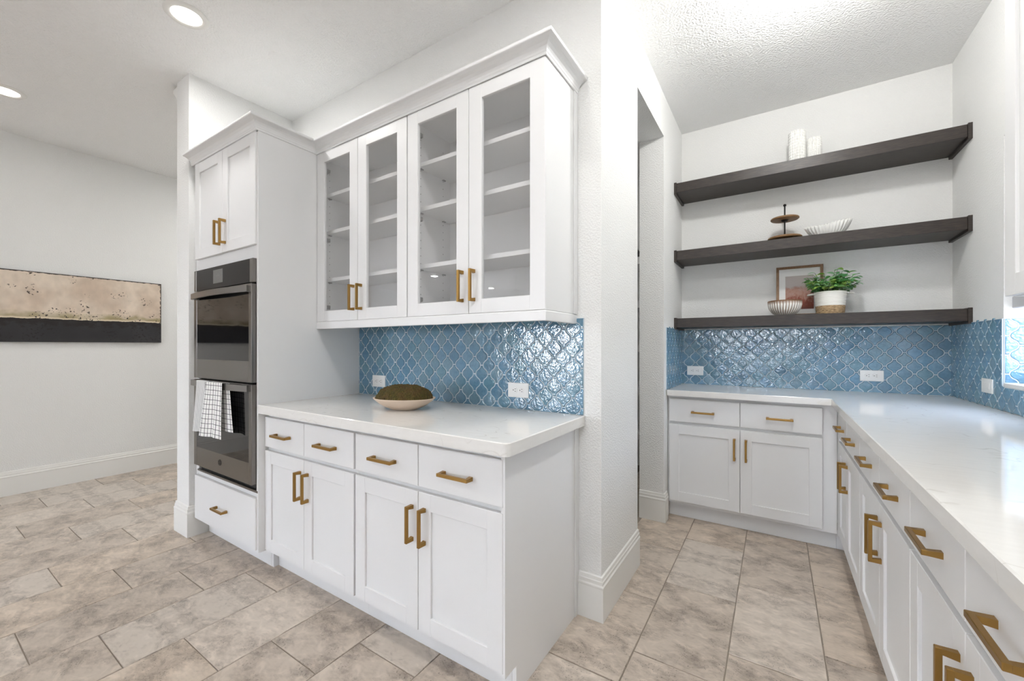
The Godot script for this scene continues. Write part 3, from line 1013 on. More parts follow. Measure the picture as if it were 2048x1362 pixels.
func ovens():
	var t := thing("double_oven", "stainless steel double wall oven with black glass doors", "oven")
	var x0 := -2.362
	var x1 := -1.612
	var st := new_st()
	bx(st, Vector3(x0 + 0.012, 0.44, 0.05), Vector3(x1 - 0.012, 1.712, 0.628), 0.002)
	build(st, "body", M.dark, t)
	st = new_st()
	bx(st, Vector3(x0, 0.434, 0.6325), Vector3(x1 + 0.018, 0.446, 0.645), 0.001)
	build(st, "bottom_trim", M.steel, t)
	# control panel between two steel ends
	st = new_st()
	bx(st, Vector3(x0 + 0.0303, 1.580, 0.6325), Vector3(x1 - 0.0303, 1.710, 0.6605), 0.001)
	var cp := build(st, "control_panel", M.panelglass, t)
	box_obj("end_block", Vector3(x0, 1.579, 0.6325), Vector3(x0 + 0.03, 1.711, 0.663), M.steel, cp, 0.003)
	box_obj("end_block", Vector3(x1 - 0.03, 1.579, 0.6325), Vector3(x1 + 0.004, 1.711, 0.663), M.steel, cp, 0.003)
	st = new_st()
	bx(st, Vector3(-2.092, 1.609, 0.66), Vector3(-1.966, 1.690, 0.6614), 0.0003)
	build(st, "display", M.display, cp)
	st = new_st()
	for k in 3:
		bx(st, Vector3(-2.052 + k * 0.018, 1.650, 0.6612), Vector3(-2.042 + k * 0.018, 1.658, 0.6618))
		bx(st, Vector3(-2.047 + k * 0.014, 1.662, 0.6612), Vector3(-2.041 + k * 0.014, 1.665, 0.6618))
	build(st, "display_icons", mat(srgb(128, 127, 124), 0.4), cp)
	for k in 2:
		var y0 := 1.032 if k == 0 else 0.480
		var y1 := 1.574 if k == 0 else 1.024
		var g0 := 1.152 if k == 0 else 0.600
		var g1 := 1.558 if k == 0 else 1.008
		var dx0 := x0 + 0.012
		var dx1 := x1 + 0.002
		var f := 0.668
		st = new_st()
		bx(st, Vector3(dx0, y0, 0.6325), Vector3(dx0 + 0.042, y1, f), 0.003)
		bx(st, Vector3(dx1 - 0.032, y0, 0.6325), Vector3(dx1, y1, f), 0.003)
		bx(st, Vector3(dx0 + 0.040, y0, 0.6325), Vector3(dx1 - 0.030, g0, f - 0.0003), 0.003)
		bx(st, Vector3(dx0 + 0.040, g1, 0.6325), Vector3(dx1 - 0.030, y1, f - 0.0003), 0.003)
		var d := build(st, "oven_door", M.steel, t)
		st = new_st()
		bx(st, Vector3(dx0 + 0.040, g0 - 0.002, 0.640), Vector3(dx1 - 0.030, g1 + 0.002, f - 0.0015), 0.0)
		build(st, "door_glass", M.blackglass, d)
		# bowed flat handle on two end blocks
		var hy := 1.5425 if k == 0 else 1.0045
		var hh := 0.0175
		st = new_st(true)
		st.set_smooth_group(-1)
		var n := 24
		var ha := -2.336
		var hb := -1.613
		for i in n:
			var u0 := float(i) / n
			var u1 := float(i + 1) / n
			var za := 0.690 + 0.030 * sin(PI * u0)
			var zb := 0.690 + 0.030 * sin(PI * u1)
			var xa := lerpf(ha, hb, u0)
			var xb := lerpf(ha, hb, u1)
			hexa(st, [Vector3(xa, hy - hh, za - 0.012), Vector3(xa, hy + hh, za - 0.012), Vector3(xa, hy + hh, za), Vector3(xa, hy - hh, za)],
				[Vector3(xb, hy - hh, zb - 0.012), Vector3(xb, hy + hh, zb - 0.012), Vector3(xb, hy + hh, zb), Vector3(xb, hy - hh, zb)])
		for e in [ha, hb - 0.022]:
			bx(st, Vector3(e, hy - hh, f - 0.002), Vector3(e + 0.022, hy + hh, 0.690), 0.001)
		build(st, "oven_handle", M.steel, d)
		if k == 1:
			# round emblem: ring and a scrolled monogram
			st = new_st(true)
			var c := Vector3(-1.985, 0.548, f + 0.001)
			var ring := []
			for i in 25:
				ring.append(c + Vector3(cos(TAU * i / 24), sin(TAU * i / 24), 0) * 0.0165)
			tube(st, ring, 0.0016, 6)
			for s in [-1.0, 1.0]:
				var sc := []
				for i in 15:
					var a := TAU * i / 14 * 0.8 + (0.6 if s > 0 else 3.6)
					sc.append(c + Vector3(s * 0.0052 + cos(a) * 0.0058, sin(a) * 0.0085, 0))
				tube(st, sc, 0.0010, 6)
			for q in 4:
				var a := PI / 4 + q * PI / 2
				tube(st, [c + Vector3(cos(a), sin(a), 0) * 0.0125, c + Vector3(cos(a + 0.5), sin(a + 0.5), 0) * 0.0105], 0.0008, 6)
			build(st, "emblem", mat(srgb(96, 93, 90), 0.35, 1.0), d)

# a towel folded over the oven handle: strip cross-section from back bottom over the bar to front bottom
func towel_mesh(xt0: float, xt1: float, xb0: float, xb1: float, yb: float, yback: float, wave: float, folds: float, back_shift: float) -> ArrayMesh:
	var st := new_st(true)
	var hy := 1.0045
	var rows := []
	var nb := 8
	for i in nb:     # back fall
		var y: float = lerpf(yback, hy + 0.010, float(i) / (nb - 1))
		rows.append([y, 0.0, -1.0])
	for i in 7:      # over the bar
		var a: float = PI - PI * i / 6.0
		rows.append([hy + 0.0195 + 0.003 * sin(a), (cos(a) + 1.0) * 0.5, 0.0])
	var nf := 22
	for i in nf:
		var y: float = lerpf(hy + 0.014, yb, float(i) / (nf - 1))
		rows.append([y, 1.0, 1.0])
	var cols := 40
	var grid := []
	var len := 0.0
	var lens := []
	for r in rows.size():
		if r > 0:
			len += absf(rows[r][0] - rows[r - 1][0]) + absf(rows[r][1] - rows[r - 1][1]) * 0.03
		lens.append(len)
	for r in rows.size():
		var line := []
		for c in cols + 1:
			var u := float(c) / cols
			var y: float = rows[r][0]
			var side: float = rows[r][1]
			var drop := clampf((hy - y) / (hy - yb), 0.0, 1.0)
			var x: float = lerpf(lerpf(xt0, xt1, u), lerpf(xb0, xb1, u), drop)
			var bar := 0.690 + 0.030 * sin(PI * clampf((x + 2.336) / 0.723, 0.0, 1.0))
			var amp: float = wave * (0.25 + 0.75 * drop)
			var w: float = sin(u * folds + drop * 1.3) * amp + sin(u * folds * 2.3 + 1.0) * amp * 0.35
			var z: float
			if side > 0.5:
				z = bar + 0.004 + (side - 0.5) * 0.006 + w + wave * 1.2 * drop
				y += sin(u * 5.0 + xb0) * 0.005 * drop
			else:
				z = bar - 0.0145 - (0.5 - side) * 0.004 + w * 0.15
				x += back_shift * (0.4 + 0.6 * drop)
			line.append(Vector3(x, y, z))
		grid.append(line)
	for r in rows.size() - 1:
		for c in cols:
			var p := [grid[r][c], grid[r][c + 1], grid[r + 1][c + 1], grid[r + 1][c]]
			var uv := [Vector2(float(c) / cols, lens[r]), Vector2(float(c + 1) / cols, lens[r]), Vector2(float(c + 1) / cols, lens[r + 1]), Vector2(float(c) / cols, lens[r + 1])]
			var out := Vector3(0, 1, 0) if rows[r][2] == 0.0 else (Vector3(0, 0, 1) if rows[r][2] > 0 else Vector3(0, 0, -1))
			quad_uv(st, p, uv, out)
	st.generate_normals()
	return st.commit()

func towels():
	# striped weave
	var im := Image.create_empty(256, 64, false, Image.FORMAT_RGB8)
	im.fill(srgb(240, 239, 236))
	for k in 20:
		im.fill_rect(Rect2i(int(k * 12.8 + 4), 0, 4, 64), srgb(112, 116, 122))
	var m := mat(Color(1, 1, 1), 0.95)
	m.albedo_texture = ImageTexture.create_from_image(im)
	m.cull_mode = BaseMaterial3D.CULL_DISABLED
	var o := put("dish_towel", towel_mesh(-2.176, -2.030, -2.212, -2.070, 0.722, 0.76, 0.0042, 11.0, 0.0), m)
	tag(o, "white dish towel with fine dark stripes hanging on the lower oven handle", "towel", "dish towels on the oven handle")
	# window-pane check
	im = Image.create_empty(256, 256, false, Image.FORMAT_RGB8)
	im.fill(srgb(242, 241, 238))
	for k in 7:
		im.fill_rect(Rect2i(int(k * 36.57 + 16), 0, 5, 256), srgb(44, 46, 54))
	var m2 := mat(Color(1, 1, 1), 0.95)
	for k in 1:
		im.fill_rect(Rect2i(0, 120, 256, 24), srgb(44, 46, 54))
	m2.albedo_texture = ImageTexture.create_from_image(im)
	m2.uv1_scale = Vector3(1, 36.0, 1)
	m2.cull_mode = BaseMaterial3D.CULL_DISABLED
	o = put("dish_towel", towel_mesh(-2.018, -1.822, -2.085, -1.818, 0.712, 0.755, 0.0052, 8.0, 0.075), m2)
	tag(o, "white dish towel with a black window-pane check hanging on the lower oven handle", "towel", "dish towels on the oven handle")

# ================================================================ nook and right-hand run
func nook():
	var dy := 0.012
	var zf := -1.325
	var t := base_unit("white base cabinet unit under the dark shelves at the back of the nook", Transform3D(Basis(), Vector3(0.108, 0, zf)), [0.012, 0.457, 0.892], 0.964, 0.545, dy)
	box_obj("toe_return", Vector3(0.9645, 0.0, -0.092), Vector3(1.0385, 0.1095, -0.0755), M.paint, t)
	# run along the right wall, fronts facing the aisle
	var B := Basis(Vector3(0, 0, 1), Vector3.UP, Vector3(-1, 0, 0))
	var X := 1.072
	var zs := [[-1.325, 0.035, 0.355, 0.748, 0.7515, "farthest white unit of the right-hand counter run, in the nook corner"],
		[-0.5735, 0.003, 0.4, 0.7925, 0.7955, "middle white unit of the right-hand counter run"],
		[0.222, 0.003, 0.388, 0.778, 0.781, "nearest white unit of the right-hand counter run, cut by the picture edge"],
		[1.003, 0.003, 0.39, 0.78, 0.783, "white unit of the right-hand counter run beside the viewer, out of the picture"]]
	for z in zs:
		var un := base_unit(z[5], Transform3D(B, Vector3(X, 0, z[0])), [z[1], z[2], z[3]], z[4], 0.612, dy)
		if z[1] > 0.02:
			box_obj("toe_return", Vector3(-0.093, 0.0, -0.092), Vector3(-0.0005, 0.1095, -0.0755), M.paint, un)
			box_obj("filler_strip", Vector3(-0.0202, 0.112, -0.0203), Vector3(0.032, 0.869 + dy, -0.001), M.paint, un)
	# one L-shaped worktop
	var e := 1.0385
	worktop("worktop", PackedVector2Array([Vector2(0.112, -1.866), Vector2(1.683, -1.866), Vector2(1.683, 1.79), Vector2(e, 1.79), Vector2(e, -1.2885), Vector2(0.112, -1.2885)]), NT, 0.0395, "white veined L-shaped quartz worktop running from the nook along the right wall")
	# upper cabinet over the right-hand run
	var u := thing("wall_cabinet", "white shaker wall cabinet at the right picture edge over the counter", "cabinet", Transform3D(B, Vector3(1.36, 0, -0.14)))
	var st := new_st()
	bx(st, Vector3(0, 1.385, -0.327), Vector3(0.80, 2.40, -0.0205), 0.001)
	build(st, "body", M.paint, u)
	door(u, 0.0, 0.3985, 1.387, 2.398, 0.066, 0.064, false, Vector2(0.366, 1.505))
	door(u, 0.4015, 0.80, 1.387, 2.398, 0.066, 0.064, false, Vector2(0.434, 1.505))
	# raised shade in the recess
	st = new_st()
	for k in 13:
		bx(st, Vector3(1.714, 1.470 + k * 0.06, -1.184), Vector3(1.745, 1.528 + k * 0.06, -0.708), 0.012)
	var sh := thing("window_shade", "pale grey pleated shade half lowered in the window recess", "window shade")
	build(st, "pleats", mat(srgb(206, 206, 206), 0.8), sh)
	st = new_st()
	bx(st, Vector3(1.712, 1.413, -1.184), Vector3(1.748, 1.470, -0.708), 0.004)
	build(st, "bottom_rail", mat(srgb(196, 196, 198), 0.5), sh)

# ================================================================ floating shelves and what stands on them
func shelves_and_decor():
	var tops := [2.486, 1.9665, 1.4485]
	var nm := ["topmost dark wood floating shelf, with the two white vases", "middle dark wood floating shelf, with the tiered stand", "lowest dark wood floating shelf, with the potted plant"]
	for i in 3:
		var t := thing("floating_shelf", nm[i], "shelf", Transform3D(), "dark wood floating shelves")
		var y: float = tops[i]
		var st := new_st()
		bx(st, Vector3(0.124, y - 0.075, -1.872), Vector3(1.671, y - 0.004, -1.566), 0.0015)
		build(st, "board", M.walnut, t)
		for x in [0.106, 1.671]:
			st = new_st()
			bx(st, Vector3(x, y - 0.090, -1.872), Vector3(x + 0.018, y + 0.0005, -1.559), 0.001)
			build(st, "end_bracket", M.walnut, t)
	# --- top shelf: two ribbed vases
	var yt: float = tops[0] - 0.004
	vase(Vector3(0.889, yt, -1.72), 0.050, 0.243, "taller white ribbed vase on the topmost shelf")
	vase(Vector3(0.985, yt, -1.715), 0.041, 0.170, "shorter white ribbed vase on the topmost shelf")
	# --- middle shelf: tiered stand
	var ym: float = tops[1] - 0.004
	var t := thing("tiered_stand", "two-tier wooden stand with a black rod and ball finial", "stand", Transform3D(Basis(), Vector3(0.817, ym, -1.715)))
	var st := new_st(true)
	tube(st, [Vector3(0, 0.01, 0), Vector3(0, 0.262, 0)], 0.0048, 12)
	build(st, "rod", M.black_metal, t)
	st = new_st(true)
	ball(st, Vector3(0, 0.264, 0), Vector3.ONE * 0.0098, 16)
	build(st, "finial", M.black_metal, t)
	st = new_st()
	lathe(st, [Vector2(0, 0.022), Vector2(0.098, 0.022), Vector2(0.103, 0.027), Vector2(0.103, 0.034), Vector2(0.099, 0.038), Vector2(0, 0.038)], 48, Vector3.ZERO)
	build(st, "lower_tray", M.disc, t)
	st = new_st()
	lathe(st, [Vector2(0, 0.160), Vector2(0.080, 0.160), Vector2(0.0855, 0.164), Vector2(0.0855, 0.170), Vector2(0.082, 0.174), Vector2(0, 0.174)], 48, Vector3.ZERO)
	build(st, "upper_tray", M.disc, t)
	st = new_st()
	lathe(st, [Vector2(0, 0), Vector2(0.05, 0), Vector2(0.05, 0.006), Vector2(0.02, 0.0215), Vector2(0, 0.0215)], 32, Vector3.ZERO)
	lathe(st, [Vector2(0, 0.148), Vector2(0.016, 0.148), Vector2(0.024, 0.1595), Vector2(0, 0.1595)], 32, Vector3.ZERO)
	build(st, "collar", M.black_metal, t)
	# --- middle shelf: pleated shell bowl
	st = new_st(true)
	var N := 192
	var R := 12
	var c := Vector3(1.058, ym, -1.715)
	var shell_pt := func(i: int, k: int) -> Vector3:
		var a := TAU * k / N
		var u := float(i) / R
		var reach := sqrt(pow(0.126 * cos(a), 2.0) + pow(0.082 * sin(a), 2.0))
		var fl := 1.0 + 0.05 * u * cos(a * 32.0)
		var r: float = (0.030 + (reach - 0.030) * pow(u, 0.55)) * fl
		var rim: float = 0.094 + 0.022 * cos(a + 0.9)
		var y := rim * pow(u, 1.6) + 0.002 * u * cos(a * 32.0)
		return c + Vector3(cos(a) * r, y, sin(a) * r)
	for i in R:
		for k in N:
			var a: Vector3 = shell_pt.call(i, k)
			var b: Vector3 = shell_pt.call(i, k + 1)
			var d: Vector3 = shell_pt.call(i + 1, k + 1)
			var e: Vector3 = shell_pt.call(i + 1, k)
			var o := (a + d) * 0.5 - (c + Vector3(0, 0.09, 0))
			quad(st, a, b, d, e, o)
			var ins := Vector3(0, 0.004, 0)
			var sh := func(p: Vector3) -> Vector3: return c + (p - c) * Vector3(0.955, 1.0, 0.955) + ins * (0.0 if p.y > c.y + 0.3 else 1.0)
			quad(st, sh.call(a), sh.call(b), sh.call(d), sh.call(e), -o)
			if i == R - 1:
				quad(st, e, d, sh.call(d), sh.call(e), Vector3.UP)
			if i == 0:
				tri(st, a, b, c, Vector3.DOWN)
				tri(st, sh.call(a), sh.call(b), c + ins, Vector3.UP)
	tag(build(st, "shell_bowl", M.ceramic), "white pleated shell-shaped bowl on the middle shelf", "bowl")
	# --- lowest shelf
	var yl: float = tops[2] - 0.004
	picture(yl)
	st = new_st(true)
	var ribs := 34
	var lean := func(a: float, i: int) -> float:
		var s := [0.0, 0.0, 0.3, 1.0, 1.0, 0.8, 0.5, 0.0, 0.0, 0.0, 0.0]
		return 1.0 + 0.030 * s[mini(i, 10)] * cos(a * ribs + i * 0.55)
	var brown := srgb(126, 92, 64).srgb_to_linear()
	var white := srgb(244, 242, 236).srgb_to_linear()
	var paintit := func(a: float, i: int) -> Color:
		if i >= 6 or i == 0: return brown
		return brown.lerp(white, smoothstep(-0.8, -0.35, cos(a * ribs + i * 0.55)))
	lathe(st, [Vector2(0.0, 0.0), Vector2(0.048, 0.0), Vector2(0.056, 0.006), Vector2(0.076, 0.022), Vector2(0.092, 0.046), Vector2(0.099, 0.074), Vector2(0.1, 0.098), Vector2(0.0985, 0.1035), Vector2(0.095, 0.102), Vector2(0.088, 0.05), Vector2(0.0, 0.012)], ribs * 8, Vector3.ZERO, lean, paintit)
	var bowl := put("ribbed_bowl", commit(st), M.vertex, self, Transform3D(Basis(), Vector3(0.8155, yl, -1.675)))
	tag(bowl, "small white ribbed bowl with a brown rim on the lowest shelf", "bowl")
	plant(Vector3(1.069, yl, -1.69))

func vase(at: Vector3, r: float, h: float, label: String):
	var st := new_st(true)
	var prof := [Vector2(0.0, 0.0), Vector2(r * 0.94, 0.0)]
	var n := 48
	for i in n + 1:
		prof.append(Vector2(r * (0.935 + (0.065 if i % 4 < 2 else 0.0)), 0.003 + (h - 0.008) * i / n))
	prof.append(Vector2(r * 0.93, h))
	prof.append(Vector2(r * 0.86, h))
	prof.append(Vector2(r * 0.84, h - 0.01))
	prof.append(Vector2(r * 0.84, 0.01))
	prof.append(Vector2(0.0, 0.01))
	var last := prof.size() - 5
	var wob := func(a: float, i: int) -> float:
		if i < 2 or i >= last: return 1.0
		return 1.0 + 0.05 * cos(a * 24.0)
	lathe(st, prof, 24 * 8, Vector3.ZERO, wob)
	tag(put("vase", commit(st), M.ceramic, self, Transform3D(Basis(), at)), label, "vase", "white vases on the top shelf")

func picture(yl: float):
	var w := 0.278
	var h := 0.372
	# leaning back: bottom edge forward of the top edge
	var tilt := 0.165
	var t := thing("framed_print", "wood-framed abstract print leaning behind the potted plant", "picture", Transform3D(Basis(Vector3.RIGHT, -tilt), Vector3(0.906, yl, -1.800)))
	var st := new_st()
	var f := 0.0175
	bx(st, Vector3(-w / 2, 0, -0.012), Vector3(-w / 2 + f, h, 0.008), 0.001)
	bx(st, Vector3(w / 2 - f, 0, -0.012), Vector3(w / 2, h, 0.008), 0.001)
	bx(st, Vector3(-w / 2 + f, 0, -0.012), Vector3(w / 2 - f, f, 0.008), 0.001)
	bx(st, Vector3(-w / 2 + f, h - f, -0.012), Vector3(w / 2 - f, h, 0.008), 0.001)
	build(st, "frame", M.oak, t)
	st = new_st()
	bx(st, Vector3(-w / 2 + f, f, -0.006), Vector3(w / 2 - f, h - f, 0.001))
	build(st, "mat_board", mat(srgb(238, 238, 236), 0.6), t)
	var im := Image.create_empty(192, 256, false, Image.FORMAT_RGB8)
	var n1 := fbm(0.016, 4, 51)
	var n2 := fbm(0.05, 3, 52)
	for y in 256:
		for x in 192:
			var v := y / 255.0 + n1.get_noise_2d(x, y) * 0.16
			var top := Vector3(196, 187, 183)
			var mid := Vector3(178, 140, 126)
			var low := Vector3(140, 74, 58)
			var c := top.lerp(mid, smoothstep(0.30, 0.48, v)).lerp(low, smoothstep(0.5, 0.85, v + n2.get_noise_2d(x, y * 0.6) * 0.25))
			if y > 238: c = c.lerp(Vector3(116, 78, 66), 0.4)
			im.set_pixel(x, y, Color(c.x / 255.0, c.y / 255.0, c.z / 255.0))
	var pm := mat(Color(1, 1, 1), 0.7)
	pm.albedo_texture = ImageTexture.create_from_image(im)
	st = new_st()
	var a := Vector2(-w / 2 + 0.056, 0.052)
	var b := Vector2(w / 2 - 0.056, h - 0.072)
	quad_uv(st, [Vector3(a.x, b.y, 0.0016), Vector3(b.x, b.y, 0.0016), Vector3(b.x, a.y, 0.0016), Vector3(a.x, a.y, 0.0016)], [Vector2(0, 0), Vector2(1, 0), Vector2(1, 1), Vector2(0, 1)], Vector3.BACK)
	build(st, "print", pm, t)

func plant(at: Vector3):
	var t := thing("potted_plant", "leafy green plant in a white rope basket with a straw base", "plant", Transform3D(Basis(), at))
	var coil := func(y0: float, y1: float, r0: float, r1: float, n: int) -> Array:
		var p := []
		for i in n * 6 + 1:
			var u := float(i) / (n * 6)
			p.append(Vector2(lerpf(r0, r1, u) + 0.0022 * absf(sin(PI * u * n)), lerpf(y0, y1, u)))
		return p
	var st := new_st(true)
	var outer: Array = coil.call(0.055, 0.148, 0.0785, 0.0865, 10)
	outer.append(Vector2(0.083, 0.150))
	outer.append(Vector2(0.080, 0.146))
	outer.append(Vector2(0.074, 0.06))
	lathe(st, outer, 48, Vector3.ZERO)
	for s in [-1.0, 1.0]:
		var ear := []
		for i in 13:
			var a: float = -0.36 + 0.72 * i / 12.0
			var bulge := sin(PI * i / 12.0)
			ear.append(Vector3(s * (cos(a) * 0.087 + bulge * 0.034), 0.139 - bulge * 0.004, sin(a) * 0.087))
		tube(st, ear, 0.0052, 10)
	build(st, "basket", mat(srgb(238, 236, 230), 0.9), t)
	st = new_st(true)
	var low: Array = coil.call(0.0, 0.055, 0.074, 0.0785, 6)
	low.push_front(Vector2(0, 0))
	var fib := fbm(0.35, 2, 91)
	var straw := func(a: float, i: int) -> Color:
		var k := clampf(0.6 + 0.9 * fib.get_noise_2d(a * 9.0, i * 1.6), 0.0, 1.0)
		return srgb(92, 68, 46).srgb_to_linear().lerp(srgb(206, 178, 140).srgb_to_linear(), k)
	lathe(st, low, 144, Vector3.ZERO, null, straw)
	build(st, "straw_base", M.vertex_matte, t)
	st = new_st()
	lathe(st, [Vector2(0.082, 0.118), Vector2(0.0, 0.125)], 24, Vector3.ZERO)
	build(st, "soil", mat(srgb(50, 40, 32), 0.95), t)
	# leaves: three cut shapes shared by all, on short stems that fan out from the basket
	var greens := []
	for c in [[104, 166, 98], [80, 146, 90], [134, 186, 106], [170, 204, 100], [160, 200, 164]]:
		var m := mat(srgb(c[0], c[1], c[2]), 0.42)
		m.backlight_enabled = true
		m.backlight = srgb(50, 80, 30)
		m.cull_mode = BaseMaterial3D.CULL_DISABLED
		greens.append(m)
	var shapes := []
	for k in 3:
		var lf := new_st(true)
		var L := 0.034 + 0.004 * k
		var wd := 0.0105 + 0.0012 * k
		var n := 6
		for i in n:
			var u0 := float(i) / n
			var u1 := float(i + 1) / n
			var f := func(u: float, s: float) -> Vector3:
				var ww: float = wd * pow(sin(PI * clampf(u * 0.92 + 0.06, 0, 1)), 0.75) * (0.0 if u >= 1.0 else 1.0)
				return Vector3(s * ww, -0.012 * u * u + absf(s) * ww * 0.35, u * L)
			for s in [-1.0, 1.0]:
				quad(lf, f.call(u0, 0.0), f.call(u1, 0.0), f.call(u1, s), f.call(u0, s), Vector3.UP)
		shapes.append(commit(lf))
	var stems := new_st(true)
	var r2 := RandomNumberGenerator.new()
	r2.seed = 77
	for q in 72:
		var az := r2.randf() * TAU
		var spread := sqrt(r2.randf())
		var base := Vector3(cos(az), 0, sin(az)) * 0.045 * spread + Vector3(0, 0.125, 0)
		var dir := Vector3(cos(az) * spread * 0.86, 1.0 - 0.40 * spread, sin(az) * spread * 0.75).normalized()
		var len := r2.randf_range(0.095, 0.178) * (1.05 - 0.2 * spread)
		var tip := base + dir * len
		tip.y = maxf(tip.y, 0.152)
		tip.z = clampf(tip.z, -0.10, 0.12)
		tube(stems, [base, base.lerp(tip, 0.5) + Vector3(0, 0.008, 0), tip], 0.0011, 5)
		for j in 5:
			var u := 1.0 - j * 0.15
			var p := base.lerp(tip, u) + Vector3(0, 0.008 * (1.0 - absf(u - 0.5) * 2.0), 0)
			if p.y < 0.148 and j > 0:
				continue
			var la := az + (j % 2 * 2 - 1) * r2.randf_range(0.5, 1.5) + (0.0 if j > 0 else r2.randf_range(-0.4, 0.4))
			var ld := Vector3(cos(la), r2.randf_range(-0.15, 0.75), sin(la)).normalized()
			var bz := ld
			var bxv := Vector3.UP.cross(bz).normalized()
			var by := bz.cross(bxv)
			var sc := r2.randf_range(0.85, 1.25)
			put("leaf", shapes[r2.randi() % 3], greens[r2.randi() % 5], t, Transform3D(Basis(bxv, by, bz).rotated(ld, r2.randf_range(-0.5, 0.5)).scaled(Vector3.ONE * sc), p))
	build(stems, "stems", mat(srgb(84, 108, 58), 0.6), t)

# ================================================================ small fittings and the moss bowl
func outlet(at: Transform3D, label: String, kind := 0):
	var t := thing("outlet" if kind == 0 else "light_switch", label, "outlet" if kind == 0 else "switch", at, "wall outlets" if kind == 0 else "")
	var w := 0.061 if kind == 0 else 0.037
	var h := 0.037
	if kind == 1:
		w = 0.0635
	var st := new_st()
	bx(st, Vector3(-w, -h, 0.0), Vector3(w, h, 0.0062), 0.002)
	build(st, "cover_plate", M.plastic, t)
	if kind == 0:
		for s in [-1.0, 1.0]:
			st = new_st()
			var poly := PackedVector2Array()
			for i in 24:
				var a := TAU * i / 24
				poly.append(Vector2(s * 0.0195 + cos(a) * 0.0165, clampf(sin(a) * 0.0165, -0.0135, 0.0135)))
			extr(st, poly, 2, 0.0062, 0.0082)
			var so := build(st, "socket", M.plastic, t)
			st = new_st()
			for d in [-1.0, 1.0]:
				bx(st, Vector3(s * 0.0195 + 0.001, d * 0.0058 - 0.0012, 0.0081), Vector3(s * 0.0195 + 0.0082, d * 0.0058 + 0.0012, 0.0085))
			bx(st, Vector3(s * 0.0195 - 0.0095, -0.0022, 0.0081), Vector3(s * 0.0195 - 0.0048, 0.0022, 0.0085), 0.0001)
			build(st, "slots", M.slot, so)
	else:
		st = new_st()
		bx(st, Vector3(-0.036, -0.0165, 0.006), Vector3(0.036, 0.0165, 0.0085), 0.001)
		build(st, "rocker", M.plastic, t)

func small_fittings():
	outlet(Transform3D(Basis(), Vector3(-1.384, 1.007, 0.0065)), "white double outlet on the blue tile behind the moss bowl")
	outlet(Transform3D(Basis(), Vector3(-0.326, 1.011, 0.0065)), "white double outlet on the hutch tile, right of the moss bowl")
	outlet(Transform3D(Basis(), Vector3(0.2105, 1.032, -1.8655)), "white double outlet at the left end of the nook tile")
	outlet(Transform3D(Basis(), Vector3(1.3055, 1.033, -1.8655)), "white double outlet at the right end of the nook tile")
	outlet(Transform3D(Basis(Vector3(0, 0, 1), Vector3.UP, Vector3(-1, 0, 0)), Vector3(1.6825, 1.028, -1.342)), "white switch plate on the right-hand tiled wall by the window", 1)
	# blank ceiling plate
	var st := new_st(true)
	lathe(st, [Vector2(0.0, -0.003), Vector2(0.044, -0.003), Vector2(0.05, -0.0005)], 32, Vector3(-1.79, CEIL, 0.437))
	tag(build(st, "ceiling_plate", M.ceiling), "faint round blank plate on the ceiling above the ovens", "cover plate")
	# bowl
	st = new_st(true)
	var prof := [Vector2(0, 0), Vector2(0.086, 0.0), Vector2(0.098, 0.004), Vector2(0.13, 0.014), Vector2(0.168, 0.031), Vector2(0.198, 0.049), Vector2(0.2165, 0.062), Vector2(0.218, 0.0655), Vector2(0.214, 0.066), Vector2(0.195, 0.056), Vector2(0.15, 0.035), Vector2(0.0, 0.012)]
	lathe(st, prof, 96, Vector3.ZERO)
	var bc := Vector3(-0.812, CT, 0.318)
	var oval := Transform3D(Basis(Vector3.UP, 0.33) * Basis.from_scale(Vector3(0.74, 0.9, 0.55)), bc)
	tag(put("bowl", commit(st), M.clay, self, oval), "shallow oval beige bowl on the hutch worktop", "bowl")
	moss(Transform3D(Basis(Vector3.UP, 0.33) * Basis.from_scale(Vector3(0.74, 1.0, 0.55)), bc))

func moss(oval: Transform3D):
	var st := new_st(true)
	var n1 := fbm(26.0, 3, 61)
	var n2 := fbm(95.0, 3, 62)
	var R := 56
	var N := 260
	var pt := func(i: int, k: int) -> Vector3:
		var u := float(i) / R
		var a := TAU * (k % N) / N
		var r := 0.2005 * u
		var y := 0.053 + 0.068 * pow(maxf(0.0, 1.0 - pow(u, 3.0)), 0.6)
		var p := Vector3(cos(a) * r, y, sin(a) * r)
		var d := n1.get_noise_3dv(p) * 0.008 + n2.get_noise_3dv(p) * 0.0055
		return p + Vector3(p.x * 0.6, 0.16, p.z * 0.6).normalized() * d
	var colr := func(p: Vector3) -> Color:
		var k := clampf(0.5 + n2.get_noise_3dv(p * 1.3) * 0.9, 0.0, 1.0)
		var w := clampf(0.5 + n1.get_noise_3dv(p * 0.6 + Vector3(3, 0, 0)) * 1.2, 0.0, 1.0)
		var g := srgb(46, 42, 16).lerp(srgb(92, 82, 34), k)
		return g.lerp(srgb(70, 48, 24).lerp(srgb(98, 74, 40), k), w * 0.65).srgb_to_linear()
	for i in R:
		for k in N:
			var v := [pt.call(i, k), pt.call(i, k + 1), pt.call(i + 1, k + 1), pt.call(i + 1, k)]
			for t in ([[0, 2, 3]] if i == 0 else [[0, 1, 2], [0, 2, 3]]):
				var nn: Vector3 = (v[t[1]] - v[t[0]]).cross(v[t[2]] - v[t[0]])
				var o = [t[0], t[2], t[1]] if nn.y > 0.0 else t
				for e in o:
					st.set_color(colr.call(v[e]))
					st.add_vertex(v[e])
	var o := put("moss", commit(st), M.vertex_matte, self, oval)
	tag(o, "mound of brownish green preserved moss heaped in the beige bowl", "moss")

